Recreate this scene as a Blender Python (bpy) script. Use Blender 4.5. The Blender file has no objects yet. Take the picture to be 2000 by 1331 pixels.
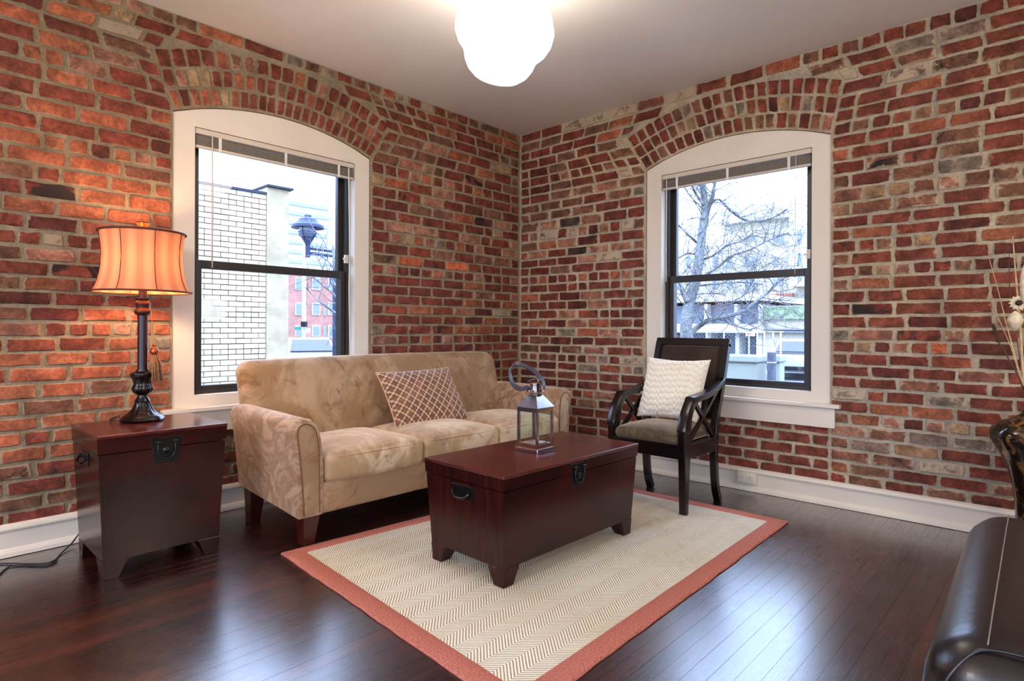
import bpy, bmesh, math, random
from math import sin, cos, pi, radians, sqrt, tan, atan2
from mathutils import Vector, Matrix
random.seed(7)
scene = bpy.context.scene
COL = scene.collection

# ------------------------------------------------------------------ camera
F, YAW, CX, CY, SY, ROLL = 1172.77, 0.8230, -3.7390, -3.3848, -23.40, 0.0038
CAM = Vector((CX, CY, 1.0))
FW = Vector((sin(YAW), cos(YAW), 0)); RT0 = Vector((cos(YAW), -sin(YAW), 0)); UP0 = Vector((0, 0, 1))
RT = RT0 * cos(ROLL) + UP0 * sin(ROLL); UP = UP0 * cos(ROLL) - RT0 * sin(ROLL)
cd = bpy.data.cameras.new('camera'); cam = bpy.data.objects.new('camera', cd); COL.objects.link(cam)
M = Matrix(((RT.x, UP.x, -FW.x, CAM.x), (RT.y, UP.y, -FW.y, CAM.y), (RT.z, UP.z, -FW.z, CAM.z), (0, 0, 0, 1)))
cam.matrix_world = M
cd.sensor_width = 36; cd.lens = F * 36 / 2000; cd.shift_y = SY / 2000; cd.clip_start = .05; cd.clip_end = 600
scene.camera = cam

def ray(X, Y): return FW + RT * ((X - 1000) / F) - UP * ((Y - 665.5 - SY) / F)
def at(X, Y, d): return CAM + ray(X, Y) * d
def at_x(X, Y, x): r = ray(X, Y); return CAM + r * ((x - CX) / r.x)
def at_y(X, Y, y): r = ray(X, Y); return CAM + r * ((y - CY) / r.y)
def proj(p):
    P = Vector(p) - CAM; d = P.dot(FW)
    return (1000 + F * P.dot(RT) / d, 665.5 + SY - F * P.dot(UP) / d, d)

# ------------------------------------------------------------------ world: plain overcast sky, brighter towards the zenith
w = bpy.data.worlds.new('overcast_sky'); scene.world = w; w.use_nodes = True
nt = w.node_tree; nt.nodes.clear()
tc = nt.nodes.new('ShaderNodeTexCoord'); sx = nt.nodes.new('ShaderNodeSeparateXYZ')
nt.links.new(tc.outputs['Generated'], sx.inputs[0])
m1 = nt.nodes.new('ShaderNodeMath'); m1.operation = 'MAXIMUM'; m1.inputs[1].default_value = 0; nt.links.new(sx.outputs[2], m1.inputs[0])
m2 = nt.nodes.new('ShaderNodeMath'); m2.operation = 'MULTIPLY_ADD'; m2.inputs[1].default_value = .667; m2.inputs[2].default_value = .333
nt.links.new(m1.outputs[0], m2.inputs[0])
SKY = 9.0
m3 = nt.nodes.new('ShaderNodeMath'); m3.operation = 'MULTIPLY'; m3.inputs[1].default_value = SKY; nt.links.new(m2.outputs[0], m3.inputs[0])
bg = nt.nodes.new('ShaderNodeBackground'); bg.inputs[0].default_value = (.68, .86, 1.26, 1); nt.links.new(m3.outputs[0], bg.inputs[1])
out = nt.nodes.new('ShaderNodeOutputWorld'); nt.links.new(bg.outputs[0], out.inputs[0])

scene.view_settings.view_transform = 'Standard'; scene.view_settings.look = 'None'
scene.view_settings.gamma = 1; scene.view_settings.use_curve_mapping = False
scene.view_settings.exposure = 0.6
GLOBE_L = 7.0         # radiance of the ceiling globe
GLOBE_ADDED_L = 34.0        # radiance of the added globes out of view, put in for brightness
BULB_W = 15.0        # bulb of the table lamp
scene.cycles.use_denoising = True
try: scene.cycles.denoiser = 'OPENIMAGEDENOISE'
except Exception: pass
scene.cycles.max_bounces = 10; scene.cycles.diffuse_bounces = 5; scene.cycles.glossy_bounces = 4
scene.cycles.transmission_bounces = 8; scene.cycles.transparent_max_bounces = 16
scene.cycles.sample_clamp_indirect = 6; scene.cycles.caustics_reflective = False; scene.cycles.caustics_refractive = False

# ------------------------------------------------------------------ materials
def lin(c):
    r = []
    for v in c[:3]:
        v = v / 255.0; r.append(v / 12.92 if v <= .04045 else ((v + .055) / 1.055) ** 2.4)
    return tuple(r)
class G:
    """tiny node graph helper"""
    def __init__(s, name):
        s.m = bpy.data.materials.new(name); s.m.use_nodes = True; s.t = s.m.node_tree
        s.b = s.t.nodes['Principled BSDF']; s.o = s.t.nodes['Material Output']
    def n(s, typ, **k):
        x = s.t.nodes.new(typ)
        for a, b in k.items(): setattr(x, a, b)
        return x
    def l(s, a, b): s.t.links.new(a, b)
    def put(s, sock, v):
        if v is None: return
        if hasattr(v, 'is_linked') or hasattr(v, 'links'): s.l(v, sock)
        elif isinstance(v, (tuple, list)) and len(v) == 3 and sock.type == 'RGBA': sock.default_value = (*v, 1)
        else: sock.default_value = v
    def math(s, op, a, b=None, c=None, clamp=False):
        x = s.n('ShaderNodeMath', operation=op, use_clamp=clamp)
        s.put(x.inputs[0], a); s.put(x.inputs[1], b); s.put(x.inputs[2], c); return x.outputs[0]
    def mix(s, f, a, b, blend='MIX'):
        x = s.n('ShaderNodeMix', data_type='RGBA', blend_type=blend)
        s.put(x.inputs[0], f); s.put(x.inputs[6], a); s.put(x.inputs[7], b); return x.outputs[2]
    def coord(s, kind='Object', scale=(1, 1, 1), rot=(0, 0, 0)):
        if kind == 'World':
            o = s.n('ShaderNodeNewGeometry').outputs['Position']
        else: o = s.n('ShaderNodeTexCoord').outputs[kind]
        mp = s.n('ShaderNodeMapping'); mp.inputs['Scale'].default_value = scale; mp.inputs['Rotation'].default_value = rot
        s.l(o, mp.inputs[0]); return mp.outputs[0]
    def noise(s, co, scale, detail=4, rough=.55, dist=0, col=False):
        x = s.n('ShaderNodeTexNoise'); s.l(co, x.inputs['Vector'])
        x.inputs['Scale'].default_value = scale; x.inputs['Detail'].default_value = detail
        x.inputs['Roughness'].default_value = rough; x.inputs['Distortion'].default_value = dist
        return x.outputs['Color' if col else 'Fac']
    def ramp(s, v, lo, hi, a=0.0, b=1.0):
        x = s.n('ShaderNodeMapRange', interpolation_type='SMOOTHSTEP'); s.put(x.inputs[0], v)
        x.inputs[1].default_value = lo; x.inputs[2].default_value = hi; x.inputs[3].default_value = a; x.inputs[4].default_value = b
        return x.outputs[0]
    def bump(s, h, strength=.3, dist=.01):
        x = s.n('ShaderNodeBump'); x.inputs['Strength'].default_value = strength; x.inputs['Distance'].default_value = dist
        s.put(x.inputs['Height'], h); s.l(x.outputs[0], s.b.inputs['Normal']); return x
    def attr(s, name, out='Color'):
        x = s.n('ShaderNodeAttribute', attribute_name=name); return x.outputs[out]
    def sep(s, v):
        x = s.n('ShaderNodeSeparateXYZ'); s.l(v, x.inputs[0]); return x.outputs
    def set(s, **k):
        for a, v in k.items(): s.put(s.b.inputs[a.replace('_', ' ')], v)
        return s
def simple(name, c, rough=.5, metal=0, spec=.5, var=0.0, scale=20, bump=0.0, coat=0.0, sheen=0.0):
    g = G(name); base = lin(c)
    g.b.inputs['Roughness'].default_value = rough; g.b.inputs['Metallic'].default_value = metal
    g.b.inputs['Specular IOR Level'].default_value = spec; g.b.inputs['Coat Weight'].default_value = coat
    g.b.inputs['Coat Roughness'].default_value = .1; g.b.inputs['Sheen Weight'].default_value = sheen
    co = g.coord('Object'); nz = g.noise(co, scale, 5)
    if var > 0:
        lo = tuple(v * (1 - var) for v in base); hi = tuple(min(1, v * (1 + var)) for v in base)
        g.put(g.b.inputs['Base Color'], g.mix(g.ramp(nz, .3, .7), lo, hi))
    else: g.b.inputs['Base Color'].default_value = (*base, 1)
    if bump > 0: g.bump(nz, bump, .004)
    return g.m
def emis(name, c, s):
    g = G(name); g.b.inputs['Base Color'].default_value = (.8, .8, .8, 1)
    g.b.inputs['Emission Color'].default_value = (*c, 1); g.b.inputs['Emission Strength'].default_value = s; return g.m

def brick_mat(name, mortar, smear_amt, outside=False):
    g = G(name); co = g.coord('World')
    c = g.attr('Col'); d = g.sep(g.attr('Dat', 'Vector'))
    n1 = g.noise(co, 14, 8, .62, .4); n2 = g.noise(co, 70, 6, .7); n3 = g.noise(co, 5, 5, .6, .8)
    k = g.math('MULTIPLY', g.ramp(n1, .30, .70, .55, 1.38), g.ramp(n2, .25, .75, .66, 1.30))
    cmb = g.n('ShaderNodeCombineXYZ'); [g.l(k, cmb.inputs[i]) for i in range(3)]
    col = g.mix(1.0, c, cmb.outputs[0], 'MULTIPLY')
    # iron spots / burnt patches
    bm_ = g.ramp(g.math('ADD', n3, d[1]), .78, .90)
    col = g.mix(bm_, col, (.026, .017, .015))
    # mortar smeared over the edges and in ragged patches
    s = g.math('ADD', g.math('ADD', g.math('MULTIPLY', n1, .65), g.math('MULTIPLY', g.math('POWER', d[0], 6), .34)), g.math('MULTIPLY', d[2], .5))
    s = g.math('ADD', s, g.math('MULTIPLY', n2, .30))
    sm = g.ramp(s, .68, .80, 0, smear_amt)
    col = g.mix(sm, col, mortar)
    g.put(g.b.inputs['Base Color'], col); g.b.inputs['Roughness'].default_value = .82
    g.b.inputs['Specular IOR Level'].default_value = .28
    g.bump(g.math('ADD', g.math('MULTIPLY', n2, .6), n1), .75, .006)
    return g.m
def mortar_mat(name, c1, c2):
    g = G(name); co = g.coord('World')
    n1 = g.noise(co, 6, 6, .6); n2 = g.noise(co, 55, 8, .7); n3 = g.noise(co, 1.2, 3)
    col = g.mix(g.ramp(n3, .35, .65), lin(c1), lin(c2))
    cmb = g.n('ShaderNodeCombineXYZ'); k = g.math('MULTIPLY', g.ramp(n1, .3, .7, .75, 1.15), g.ramp(n2, .3, .7, .8, 1.15))
    [g.l(k, cmb.inputs[i]) for i in range(3)]
    g.put(g.b.inputs['Base Color'], g.mix(1.0, col, cmb.outputs[0], 'MULTIPLY'))
    g.b.inputs['Roughness'].default_value = .95; g.b.inputs['Specular IOR Level'].default_value = .15
    g.bump(g.math('ADD', g.math('MULTIPLY', n1, .8), n2), 1.0, .012)
    return g.m
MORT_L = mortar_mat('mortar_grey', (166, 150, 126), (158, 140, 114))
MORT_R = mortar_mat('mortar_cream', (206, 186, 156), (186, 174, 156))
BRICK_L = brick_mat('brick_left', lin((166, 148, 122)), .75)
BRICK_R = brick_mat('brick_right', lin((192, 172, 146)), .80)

g = G('floor_wood'); co = g.coord('World', (1.1, 22, 22)); c0 = g.attr('Col')
n1 = g.noise(co, 3.0, 8, .65, .3); n2 = g.noise(g.coord('World'), 1.3, 5, .6); n3 = g.noise(g.coord('World', (3, 90, 90)), 2.5, 6, .7)
cmb = g.n('ShaderNodeCombineXYZ'); k = g.math('MULTIPLY', g.ramp(n1, .25, .75, .45, 1.6), g.ramp(n2, .3, .7, .6, 1.5)); [g.l(k, cmb.inputs[i]) for i in range(3)]
g.put(g.b.inputs['Base Color'], g.mix(1.0, c0, cmb.outputs[0], 'MULTIPLY'))
g.put(g.b.inputs['Roughness'], g.math('ADD', g.ramp(n3, .3, .7, .20, .30), g.ramp(n2, .35, .65, -.03, .06)))
g.b.inputs['Specular IOR Level'].default_value = .6; g.b.inputs['IOR'].default_value = 1.5
g.b.inputs['Coat Weight'].default_value = 1.0; g.b.inputs['Coat Roughness'].default_value = .25; g.b.inputs['Coat IOR'].default_value = 1.68
g.bump(g.math('ADD', g.math('MULTIPLY', n1, .5), g.math('MULTIPLY', n3, .6)), .10, .003)
FLOORM = g.m
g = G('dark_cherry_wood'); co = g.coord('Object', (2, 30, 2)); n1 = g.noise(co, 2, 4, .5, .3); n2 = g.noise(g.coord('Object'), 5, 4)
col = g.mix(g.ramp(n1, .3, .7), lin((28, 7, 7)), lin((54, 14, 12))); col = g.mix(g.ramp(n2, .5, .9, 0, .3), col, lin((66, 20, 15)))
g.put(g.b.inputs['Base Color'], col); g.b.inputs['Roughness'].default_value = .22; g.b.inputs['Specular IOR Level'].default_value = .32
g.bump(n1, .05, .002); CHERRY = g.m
g = G('dark_cherry_top'); n1 = g.noise(g.coord('Object', (2, 30, 2)), 2, 5, .6, .3); n2 = g.noise(g.coord('Object'), 4, 4)  # lid wood made paler and redder, its reflections put into the base colour
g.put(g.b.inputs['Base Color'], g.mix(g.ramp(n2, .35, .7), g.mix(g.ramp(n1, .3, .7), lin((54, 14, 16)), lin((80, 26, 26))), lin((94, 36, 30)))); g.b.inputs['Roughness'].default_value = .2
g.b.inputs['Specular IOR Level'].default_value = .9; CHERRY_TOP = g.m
ESPRESSO = simple('espresso_wood', (16, 6, 8), .22, spec=.5, var=.35, scale=8)
LEGWOOD = simple('red_brown_leg_wood', (58, 15, 11), .28, spec=.6, var=.3, scale=10)
BLACKM = simple('black_iron', (10, 10, 13), .28, metal=.3, spec=.6)
WHITE = simple('white_paint', (222, 211, 196), .42, spec=.4, var=.03, scale=3, bump=.03)
CEILM = simple('ceiling_paint', (240, 235, 230), .9, spec=.1, var=.02, scale=2)
PLASTER = simple('taupe_plaster', (128, 108, 94), .9, spec=.1)
FRAMEB = simple('black_aluminium', (38, 33, 32), .38, spec=.5)
TRACKB = simple('track_black', (20, 19, 24), .45)
SLAT = simple('blind_slat', (150, 140, 128), .5, var=.1, scale=60)
RAIL = simple('blind_rail', (205, 192, 176), .45)
CORD = simple('white_cord', (225, 222, 216), .6)
CHROME = simple('brushed_steel', (176, 176, 186), .22, metal=1, var=.08, scale=40)
CHROME_B = simple('bright_chrome', (210, 200, 196), .1, metal=1)
LEATHER = simple('dark_leather', (24, 16, 19), .30, spec=.65, var=.25, scale=30, bump=.25)
STITCH = simple('pale_stitch', (120, 116, 112), .7)
BRONZE = simple('bronze_black', (20, 13, 12), .24, metal=.4, spec=.7, var=.4, scale=30)
COPPER = simple('copper_trim', (180, 96, 52), .26, metal=.8)
COLUMN = simple('plum_column', (40, 12, 20), .22, spec=.7)
TASSEL = simple('gold_brown_thread', (184, 120, 66), .75, var=.4, scale=90, bump=.4, sheen=.3)
TRIM = simple('shade_trim', (98, 44, 30), .7)
PLASTIC = simple('cream_plastic', (214, 204, 188), .35)
SLOT = simple('outlet_slot', (30, 28, 28), .6)
CORDB = simple('black_cord', (12, 11, 12), .45)
# suede
def suede(name, a, b, cdark, s=3.0, dist=3.5, thr=(.42, .60)):
    g = G(name); co = g.coord('Object')
    n1 = g.noise(co, s, 7, .62, dist); n2 = g.noise(co, s * 2.7, 6, .7, dist * 1.3); n3 = g.noise(co, 260, 3, .6)
    col = g.mix(g.ramp(n1, *thr), lin(a), lin(b)); col = g.mix(g.ramp(n2, .52, .66, 0, .75), col, lin(cdark))
    g.put(g.b.inputs['Base Color'], col); g.b.inputs['Roughness'].default_value = .85; g.b.inputs['Specular IOR Level'].default_value = .15
    g.b.inputs['Sheen Weight'].default_value = .8; g.b.inputs['Sheen Roughness'].default_value = .4
    g.b.inputs['Sheen Tint'].default_value = (*lin((240, 215, 190)), 1)
    g.bump(g.math('ADD', g.math('MULTIPLY', n3, .3), n2), .25, .006); return g.m
SUEDE = suede('tan_suede', (150, 118, 86), (176, 148, 118), (124, 90, 62), 2.2, 1.6)
SUEDE_ARM = suede('tan_suede_brushed', (144, 110, 84), (178, 148, 122), (108, 76, 56), 4.5, 3.5)
SUEDE_SEAT = suede('tan_suede_seat', (168, 136, 102), (200, 176, 146), (140, 106, 76), 3.0, 1.6)
PIPING = simple('suede_piping', (112, 72, 48), .85)
VELVET = suede('olive_velvet', (74, 62, 46), (98, 84, 64), (58, 46, 34), 4, 2)
VELVETB = suede('brown_velvet', (50, 38, 32), (64, 50, 40), (40, 30, 26), 4, 2)
# chair pillow
g = G('cream_knit'); co = g.coord('Object'); n = g.noise(co, 7, 4)
g.put(g.b.inputs['Base Color'], g.mix(g.ramp(g.attr('Ruc', 'Fac'), .0, .5), lin((222, 208, 182)), g.mix(g.ramp(n, .60, .78), lin((238, 231, 214)), lin((228, 210, 178)))))  # grooves darker than ridges: crease shade put into the colour
g.b.inputs['Roughness'].default_value = .9; g.b.inputs['Sheen Weight'].default_value = .3; g.bump(g.noise(co, 180, 4), .3, .003); KNIT = g.m
# quatrefoil pillow
g = G('quatrefoil_fabric'); xyz = g.sep(g.coord('Object')); P = .060; A = .0130; R = .0102
def cell(ox, oy):
    u = g.math('ABSOLUTE', g.math('SUBTRACT', g.math('FRACT', g.math('ADD', g.math('DIVIDE', xyz[0], P), ox)), .5))
    v = g.math('ABSOLUTE', g.math('SUBTRACT', g.math('FRACT', g.math('ADD', g.math('DIVIDE', xyz[1], P), oy)), .5))
    u = g.math('MULTIPLY', u, P); v = g.math('MULTIPLY', v, P)
    def ln(a, b): return g.math('SQRT', g.math('ADD', g.math('POWER', a, 2), g.math('POWER', b, 2)))
    return g.math('MINIMUM', g.math('MINIMUM', g.math('SUBTRACT', ln(g.math('SUBTRACT', u, A), v), R), g.math('SUBTRACT', ln(u, g.math('SUBTRACT', v, A)), R)), g.math('SUBTRACT', ln(u, v), R))
dd = g.math('MINIMUM', cell(.5, .5), cell(0, 0)); face = g.ramp(xyz[2], .0, .002)
mask = g.math('MULTIPLY', g.ramp(dd, -.0006, .0006, 1, 0), face)
nb = g.noise(g.coord('Object'), 6, 5, .6, 2)
brown = g.mix(g.ramp(nb, .4, .65), lin((104, 62, 44)), lin((134, 90, 70)))
g.put(g.b.inputs['Base Color'], g.mix(mask, lin((206, 170, 126)), brown)); g.b.inputs['Roughness'].default_value = .75
g.b.inputs['Sheen Weight'].default_value = .4; g.bump(mask, .35, .002); QUATRE = g.m
# rug
g = G('herringbone_weave'); xyz = g.sep(g.coord('World')); BW = .062; nzz = g.noise(g.coord('World'), 2.2, 4)
tri = g.math('ABSOLUTE', g.math('SUBTRACT', g.math('FRACT', g.math('DIVIDE', xyz[1], BW * 2)), .5))
ph = g.math('ADD', g.math('DIVIDE', xyz[0], .0135), g.math('MULTIPLY', tri, BW * 2 / .0135 * .95))
st = g.math('SINE', g.math('MULTIPLY', ph, 2 * pi)); nn = g.noise(g.coord('World'), 240, 3)
rib = g.math('ADD', st, g.math('MULTIPLY', g.math('SUBTRACT', nn, .5), 1.4)); rm = g.ramp(rib, -.75, .25)
light = g.mix(g.ramp(nzz, .35, .65), lin((230, 221, 200)), lin((242, 235, 218)))
g.put(g.b.inputs['Base Color'], g.mix(rm, lin((166, 143, 112)), light)); g.b.inputs['Roughness'].default_value = .9
g.b.inputs['Specular IOR Level'].default_value = .15; g.bump(rib, .45, .004); WEAVE = g.m
g = G('rust_binding'); co = g.coord('World'); n = g.noise(co, 160, 5, .7); n2 = g.noise(co, 14, 4, .6, 1)
g.put(g.b.inputs['Base Color'], g.mix(g.ramp(n, .35, .65), lin((158, 88, 74)), lin((196, 122, 104)))); g.b.inputs['Roughness'].default_value = .9
g.b.inputs['Specular IOR Level'].default_value = .15; g.bump(g.math('ADD', g.math('MULTIPLY', n, .4), n2), .5, .008); BINDING = g.m
# lamp shade: translucent cloth
g = G('shade_cloth'); ac = g.attr('Pan', 'Fac')
tr = g.n('ShaderNodeBsdfTranslucent'); di = g.n('ShaderNodeBsdfDiffuse'); mx = g.n('ShaderNodeMixShader'); mx.inputs[0].default_value = .062
sc_ = g.mix(ac, lin((206, 116, 84)), lin((232, 156, 116))); g.l(sc_, tr.inputs[0]); g.l(sc_, di.inputs[0])
g.l(di.outputs[0], mx.inputs[1]); g.l(tr.outputs[0], mx.inputs[2]); g.l(mx.outputs[0], g.o.inputs[0]); SHADE = g.m
GLOBE = emis('globe_glass', (1.0, .90, .76), GLOBE_L); GLOBE_ADDED = emis('added_globe_glass', (1.0, .91, .78), GLOBE_ADDED_L)
def glass_mat(name, tint, refl=.06):
    g = G(name); tr = g.n('ShaderNodeBsdfTransparent'); tr.inputs[0].default_value = (*tint, 1); gl = g.n('ShaderNodeBsdfGlossy'); gl.inputs['Roughness'].default_value = .02
    lw = g.n('ShaderNodeLayerWeight'); lw.inputs[0].default_value = .5; mx = g.n('ShaderNodeMixShader')
    f = g.math('ADD', g.math('MULTIPLY', g.math('POWER', lw.outputs['Facing'], 5), .9), .035)
    g.l(f, mx.inputs[0]); g.l(tr.outputs[0], mx.inputs[1]); g.l(gl.outputs[0], mx.inputs[2]); g.l(mx.outputs[0], g.o.inputs[0]); return g.m
PANE = glass_mat('window_glass', (.93, .96, .98)); LGLASS = glass_mat('lantern_glass', (.95, .98, .96))
LPOST = simple('lantern_green_glass_edge', (120, 150, 140), .2)
g = G('tortoise_glaze'); co = g.coord('Object'); n = g.noise(co, 11, 5, .6, 2)
g.put(g.b.inputs['Base Color'], g.mix(g.ramp(n, .47, .72), lin((20, 11, 8)), lin((140, 98, 50)))); g.b.inputs['Roughness'].default_value = .08; g.b.inputs['Specular IOR Level'].default_value = .8; VASEM = g.m
STRAW = simple('dry_straw', (196, 168, 124), .8, var=.25, scale=30); STRAWD = simple('dry_brown_stem', (90, 62, 44), .85, var=.3, scale=40)
POD = simple('pale_pod', (222, 204, 172), .8, var=.2, scale=60, bump=.4); EYE = simple('flower_centre', (60, 36, 28), .9)
# outside
def mossy(name):
    g = G(name); co = g.coord('Object'); n = g.noise(co, 5, 6, .65); n2 = g.noise(co, 30, 5)
    c = g.mix(g.ramp(n2, .35, .65), lin((84, 88, 94)), lin((122, 124, 122))); c = g.mix(g.ramp(n, .52, .66, 0, .6), c, lin((106, 118, 82)))
    g.put(g.b.inputs['Base Color'], c); g.b.inputs['Roughness'].default_value = .9; g.bump(n2, .5, .01); return g.m
def ext(name, c, **k): return simple(name, tuple(v * .84 for v in c), k.pop('rough', .85), spec=.2, **k)
X_PAINT = ext('painted_brick', (212, 192, 160), var=.12, scale=6, bump=.2); X_JOINT = ext('dark_joint', (66, 64, 62)); X_CEM = ext('cement_render', (192, 174, 142), var=.16, scale=4, bump=.3)
X_FLASH = ext('dark_flashing', (60, 64, 80)); X_PALE = ext('pale_stucco', (206, 196, 174), var=.05, scale=.3); X_WHITE = ext('white_cladding', (220, 216, 206)); X_WIN = ext('far_window', (142, 152, 172), rough=.3)
X_RED = ext('far_red_brick', (186, 134, 122), var=.15, scale=1.5); X_SALM = ext('salmon_panel', (190, 120, 96)); X_GREEN = ext('ivy_green', (142, 160, 124), var=.4, scale=3, bump=.5); X_DARK = ext('dark_glazing', (118, 128, 144), rough=.3)
X_CAB = ext('pale_green_steel', (168, 172, 160)); X_POSTW = ext('weathered_post', (96, 98, 112), var=.2, scale=10); X_BARK = ext('mossy_bark', (128, 128, 130), var=.5, scale=9, bump=.5); X_MOSS = mossy('mossy_trunk_bark')
X_LAMP = ext('blue_grey_metal', (56, 66, 96), rough=.5); X_CAR = ext('white_car_paint', (168, 170, 176), rough=.3); X_TYRE = ext('tyre', (30, 30, 34)); X_TAIL = ext('tail_lamp_red', (170, 60, 60)); X_SIGN = ext('green_sign', (70, 150, 130)); X_SIGR = ext('red_lettering', (190, 70, 80))
X_GROUND = ext('wet_asphalt', (120, 122, 126), var=.15, scale=.5); X_TOWER = ext('tower_white', (214, 218, 222)); X_TWIN = ext('tower_window', (170, 186, 200)); X_YEL = ext('yellow_line', (190, 170, 110)); X_PANE = ext('lamp_glass', (150, 165, 190), rough=.2); X_GRAV = ext('rail_grey', (130, 134, 142))

# ------------------------------------------------------------------ mesh helpers
def obj(name, bm, m, parent=None, smooth=None, loc=None):
    me = bpy.data.meshes.new(name); bm.to_mesh(me); bm.free()
    for mm in (m if isinstance(m, (list, tuple)) else [m]): me.materials.append(mm)
    if smooth is not None:
        me.polygons.foreach_set('use_smooth', [True] * len(me.polygons))
        if smooth < 180: me.set_sharp_from_angle(angle=radians(smooth))
    o = bpy.data.objects.new(name, me); COL.objects.link(o)
    if parent: o.parent = parent
    if loc: o.location = loc
    return o
def thing(name, label, cat, loc=(0, 0, 0), rz=0, group=None):
    o = bpy.data.objects.new(name, None); COL.objects.link(o); o.location = loc; o.rotation_euler = (0, 0, rz)
    o.empty_display_size = .1; o['label'] = label; o['category'] = cat
    if group: o['group'] = group
    return o
def tag(o, label, cat, group=None):
    o['label'] = label; o['category'] = cat
    if group: o['group'] = group
    return o
def struct(o): o['kind'] = 'structure'; return o
def box(bm, x0, x1, y0, y1, z0, z1, bev=0, seg=1):
    r = bmesh.ops.create_cube(bm, size=1); vs = r['verts']
    for v in vs: v.co = Vector(((x0 + x1) / 2 + v.co.x * (x1 - x0), (y0 + y1) / 2 + v.co.y * (y1 - y0), (z0 + z1) / 2 + v.co.z * (z1 - z0)))
    if bev > 0:
        es = list({e for v in vs for e in v.link_edges}); r = bmesh.ops.bevel(bm, geom=es, offset=bev, segments=seg, profile=.5, affect='EDGES')
    return bm
def bx(*a, **k): return box(bmesh.new(), *a, **k)
def hexa(bm, bot, top):
    """8-corner solid from two 4-point loops"""
    a = [bm.verts.new(p) for p in bot]; b = [bm.verts.new(p) for p in top]; n = len(a)
    bm.faces.new(a[::-1]); bm.faces.new(b)
    for i in range(n): bm.faces.new((a[i], a[(i + 1) % n], b[(i + 1) % n], b[i]))
    return bm
def bevel_all(bm, off, seg=1, ang=30):
    es = [e for e in bm.edges if len(e.link_faces) == 2 and e.calc_face_angle(0) > radians(ang)]
    bmesh.ops.bevel(bm, geom=es, offset=off, segments=seg, profile=.5, affect='EDGES'); return bm
def prism(bm, poly, fn, d0, d1, bev=0, seg=2):
    """extrude a 2-D outline; fn(u, v, d) -> xyz"""
    b2 = bmesh.new()
    a = [b2.verts.new(fn(u, v, d0)) for u, v in poly]; b = [b2.verts.new(fn(u, v, d1)) for u, v in poly]; n = len(poly)
    b2.faces.new(a[::-1]); b2.faces.new(b)
    for i in range(n): b2.faces.new((a[i], a[(i + 1) % n], b[(i + 1) % n], b[i]))
    bmesh.ops.recalc_face_normals(b2, faces=b2.faces)
    if bev > 0: bevel_all(b2, bev, seg)
    me = bpy.data.meshes.new('t'); b2.to_mesh(me); b2.free(); bm.from_mesh(me); bpy.data.meshes.remove(me); return bm
def lathe(bm, prof, seg=32, c=(0, 0, 0), fn=None, cap=True):
    rings = []
    for i, (r, z) in enumerate(prof):
        row = []
        for k in range(seg):
            a = 2 * pi * k / seg; rr = r * (fn(a, z) if fn else 1); row.append(bm.verts.new((c[0] + rr * cos(a), c[1] + rr * sin(a), c[2] + z)))
        rings.append(row)
    for i in range(len(rings) - 1):
        for k in range(seg): bm.faces.new((rings[i][k], rings[i][(k + 1) % seg], rings[i + 1][(k + 1) % seg], rings[i + 1][k]))
    if cap: bm.faces.new(rings[0][::-1]); bm.faces.new(rings[-1])
    return bm
def smoothpath(pts, n=6):
    P = [Vector(p) for p in pts]; out = []
    for i in range(len(P) - 1):
        p0 = P[max(i - 1, 0)]; p1 = P[i]; p2 = P[i + 1]; p3 = P[min(i + 2, len(P) - 1)]
        for k in range(n):
            t = k / n; out.append(.5 * ((2 * p1) + (p2 - p0) * t + (2 * p0 - 5 * p1 + 4 * p2 - p3) * t * t + (3 * p1 - p0 - 3 * p2 + p3) * t ** 3))
    out.append(P[-1]); return out
def sweep(bm, pts, prof, up=(0, 0, 1), radii=None, closed=False):
    """sweep a 2-D profile [(side, up)] along pts"""
    pts = [Vector(p) for p in pts]; n = len(pts); rings = []; ref = Vector(up)
    for i, p in enumerate(pts):
        if closed: t = pts[(i + 1) % n] - pts[i - 1]
        else: t = pts[min(i + 1, n - 1)] - pts[max(i - 1, 0)]
        t = t.normalized(); s = t.cross(ref)
        if s.length < 1e-4: s = t.cross(Vector((1, 0, 0)))
        s.normalize(); u = s.cross(t).normalized(); k = radii[i] if radii else 1
        rings.append([bm.verts.new(p + s * (a * k) + u * (b * k)) for a, b in prof])
    m = len(prof)
    for i in range(n if closed else n - 1):
        A = rings[i]; B = rings[(i + 1) % n]
        for k in range(m): bm.faces.new((A[k], A[(k + 1) % m], B[(k + 1) % m], B[k]))
    if not closed: bm.faces.new(rings[0][::-1]); bm.faces.new(rings[-1])
    return bm
def circ(r, n=8): return [(r * cos(2 * pi * k / n), r * sin(2 * pi * k / n)) for k in range(n)]
def tube(bm, pts, r, n=8, radii=None, up=(0, 0, 1), closed=False): return sweep(bm, pts, circ(r, n), up, radii, closed)
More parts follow.
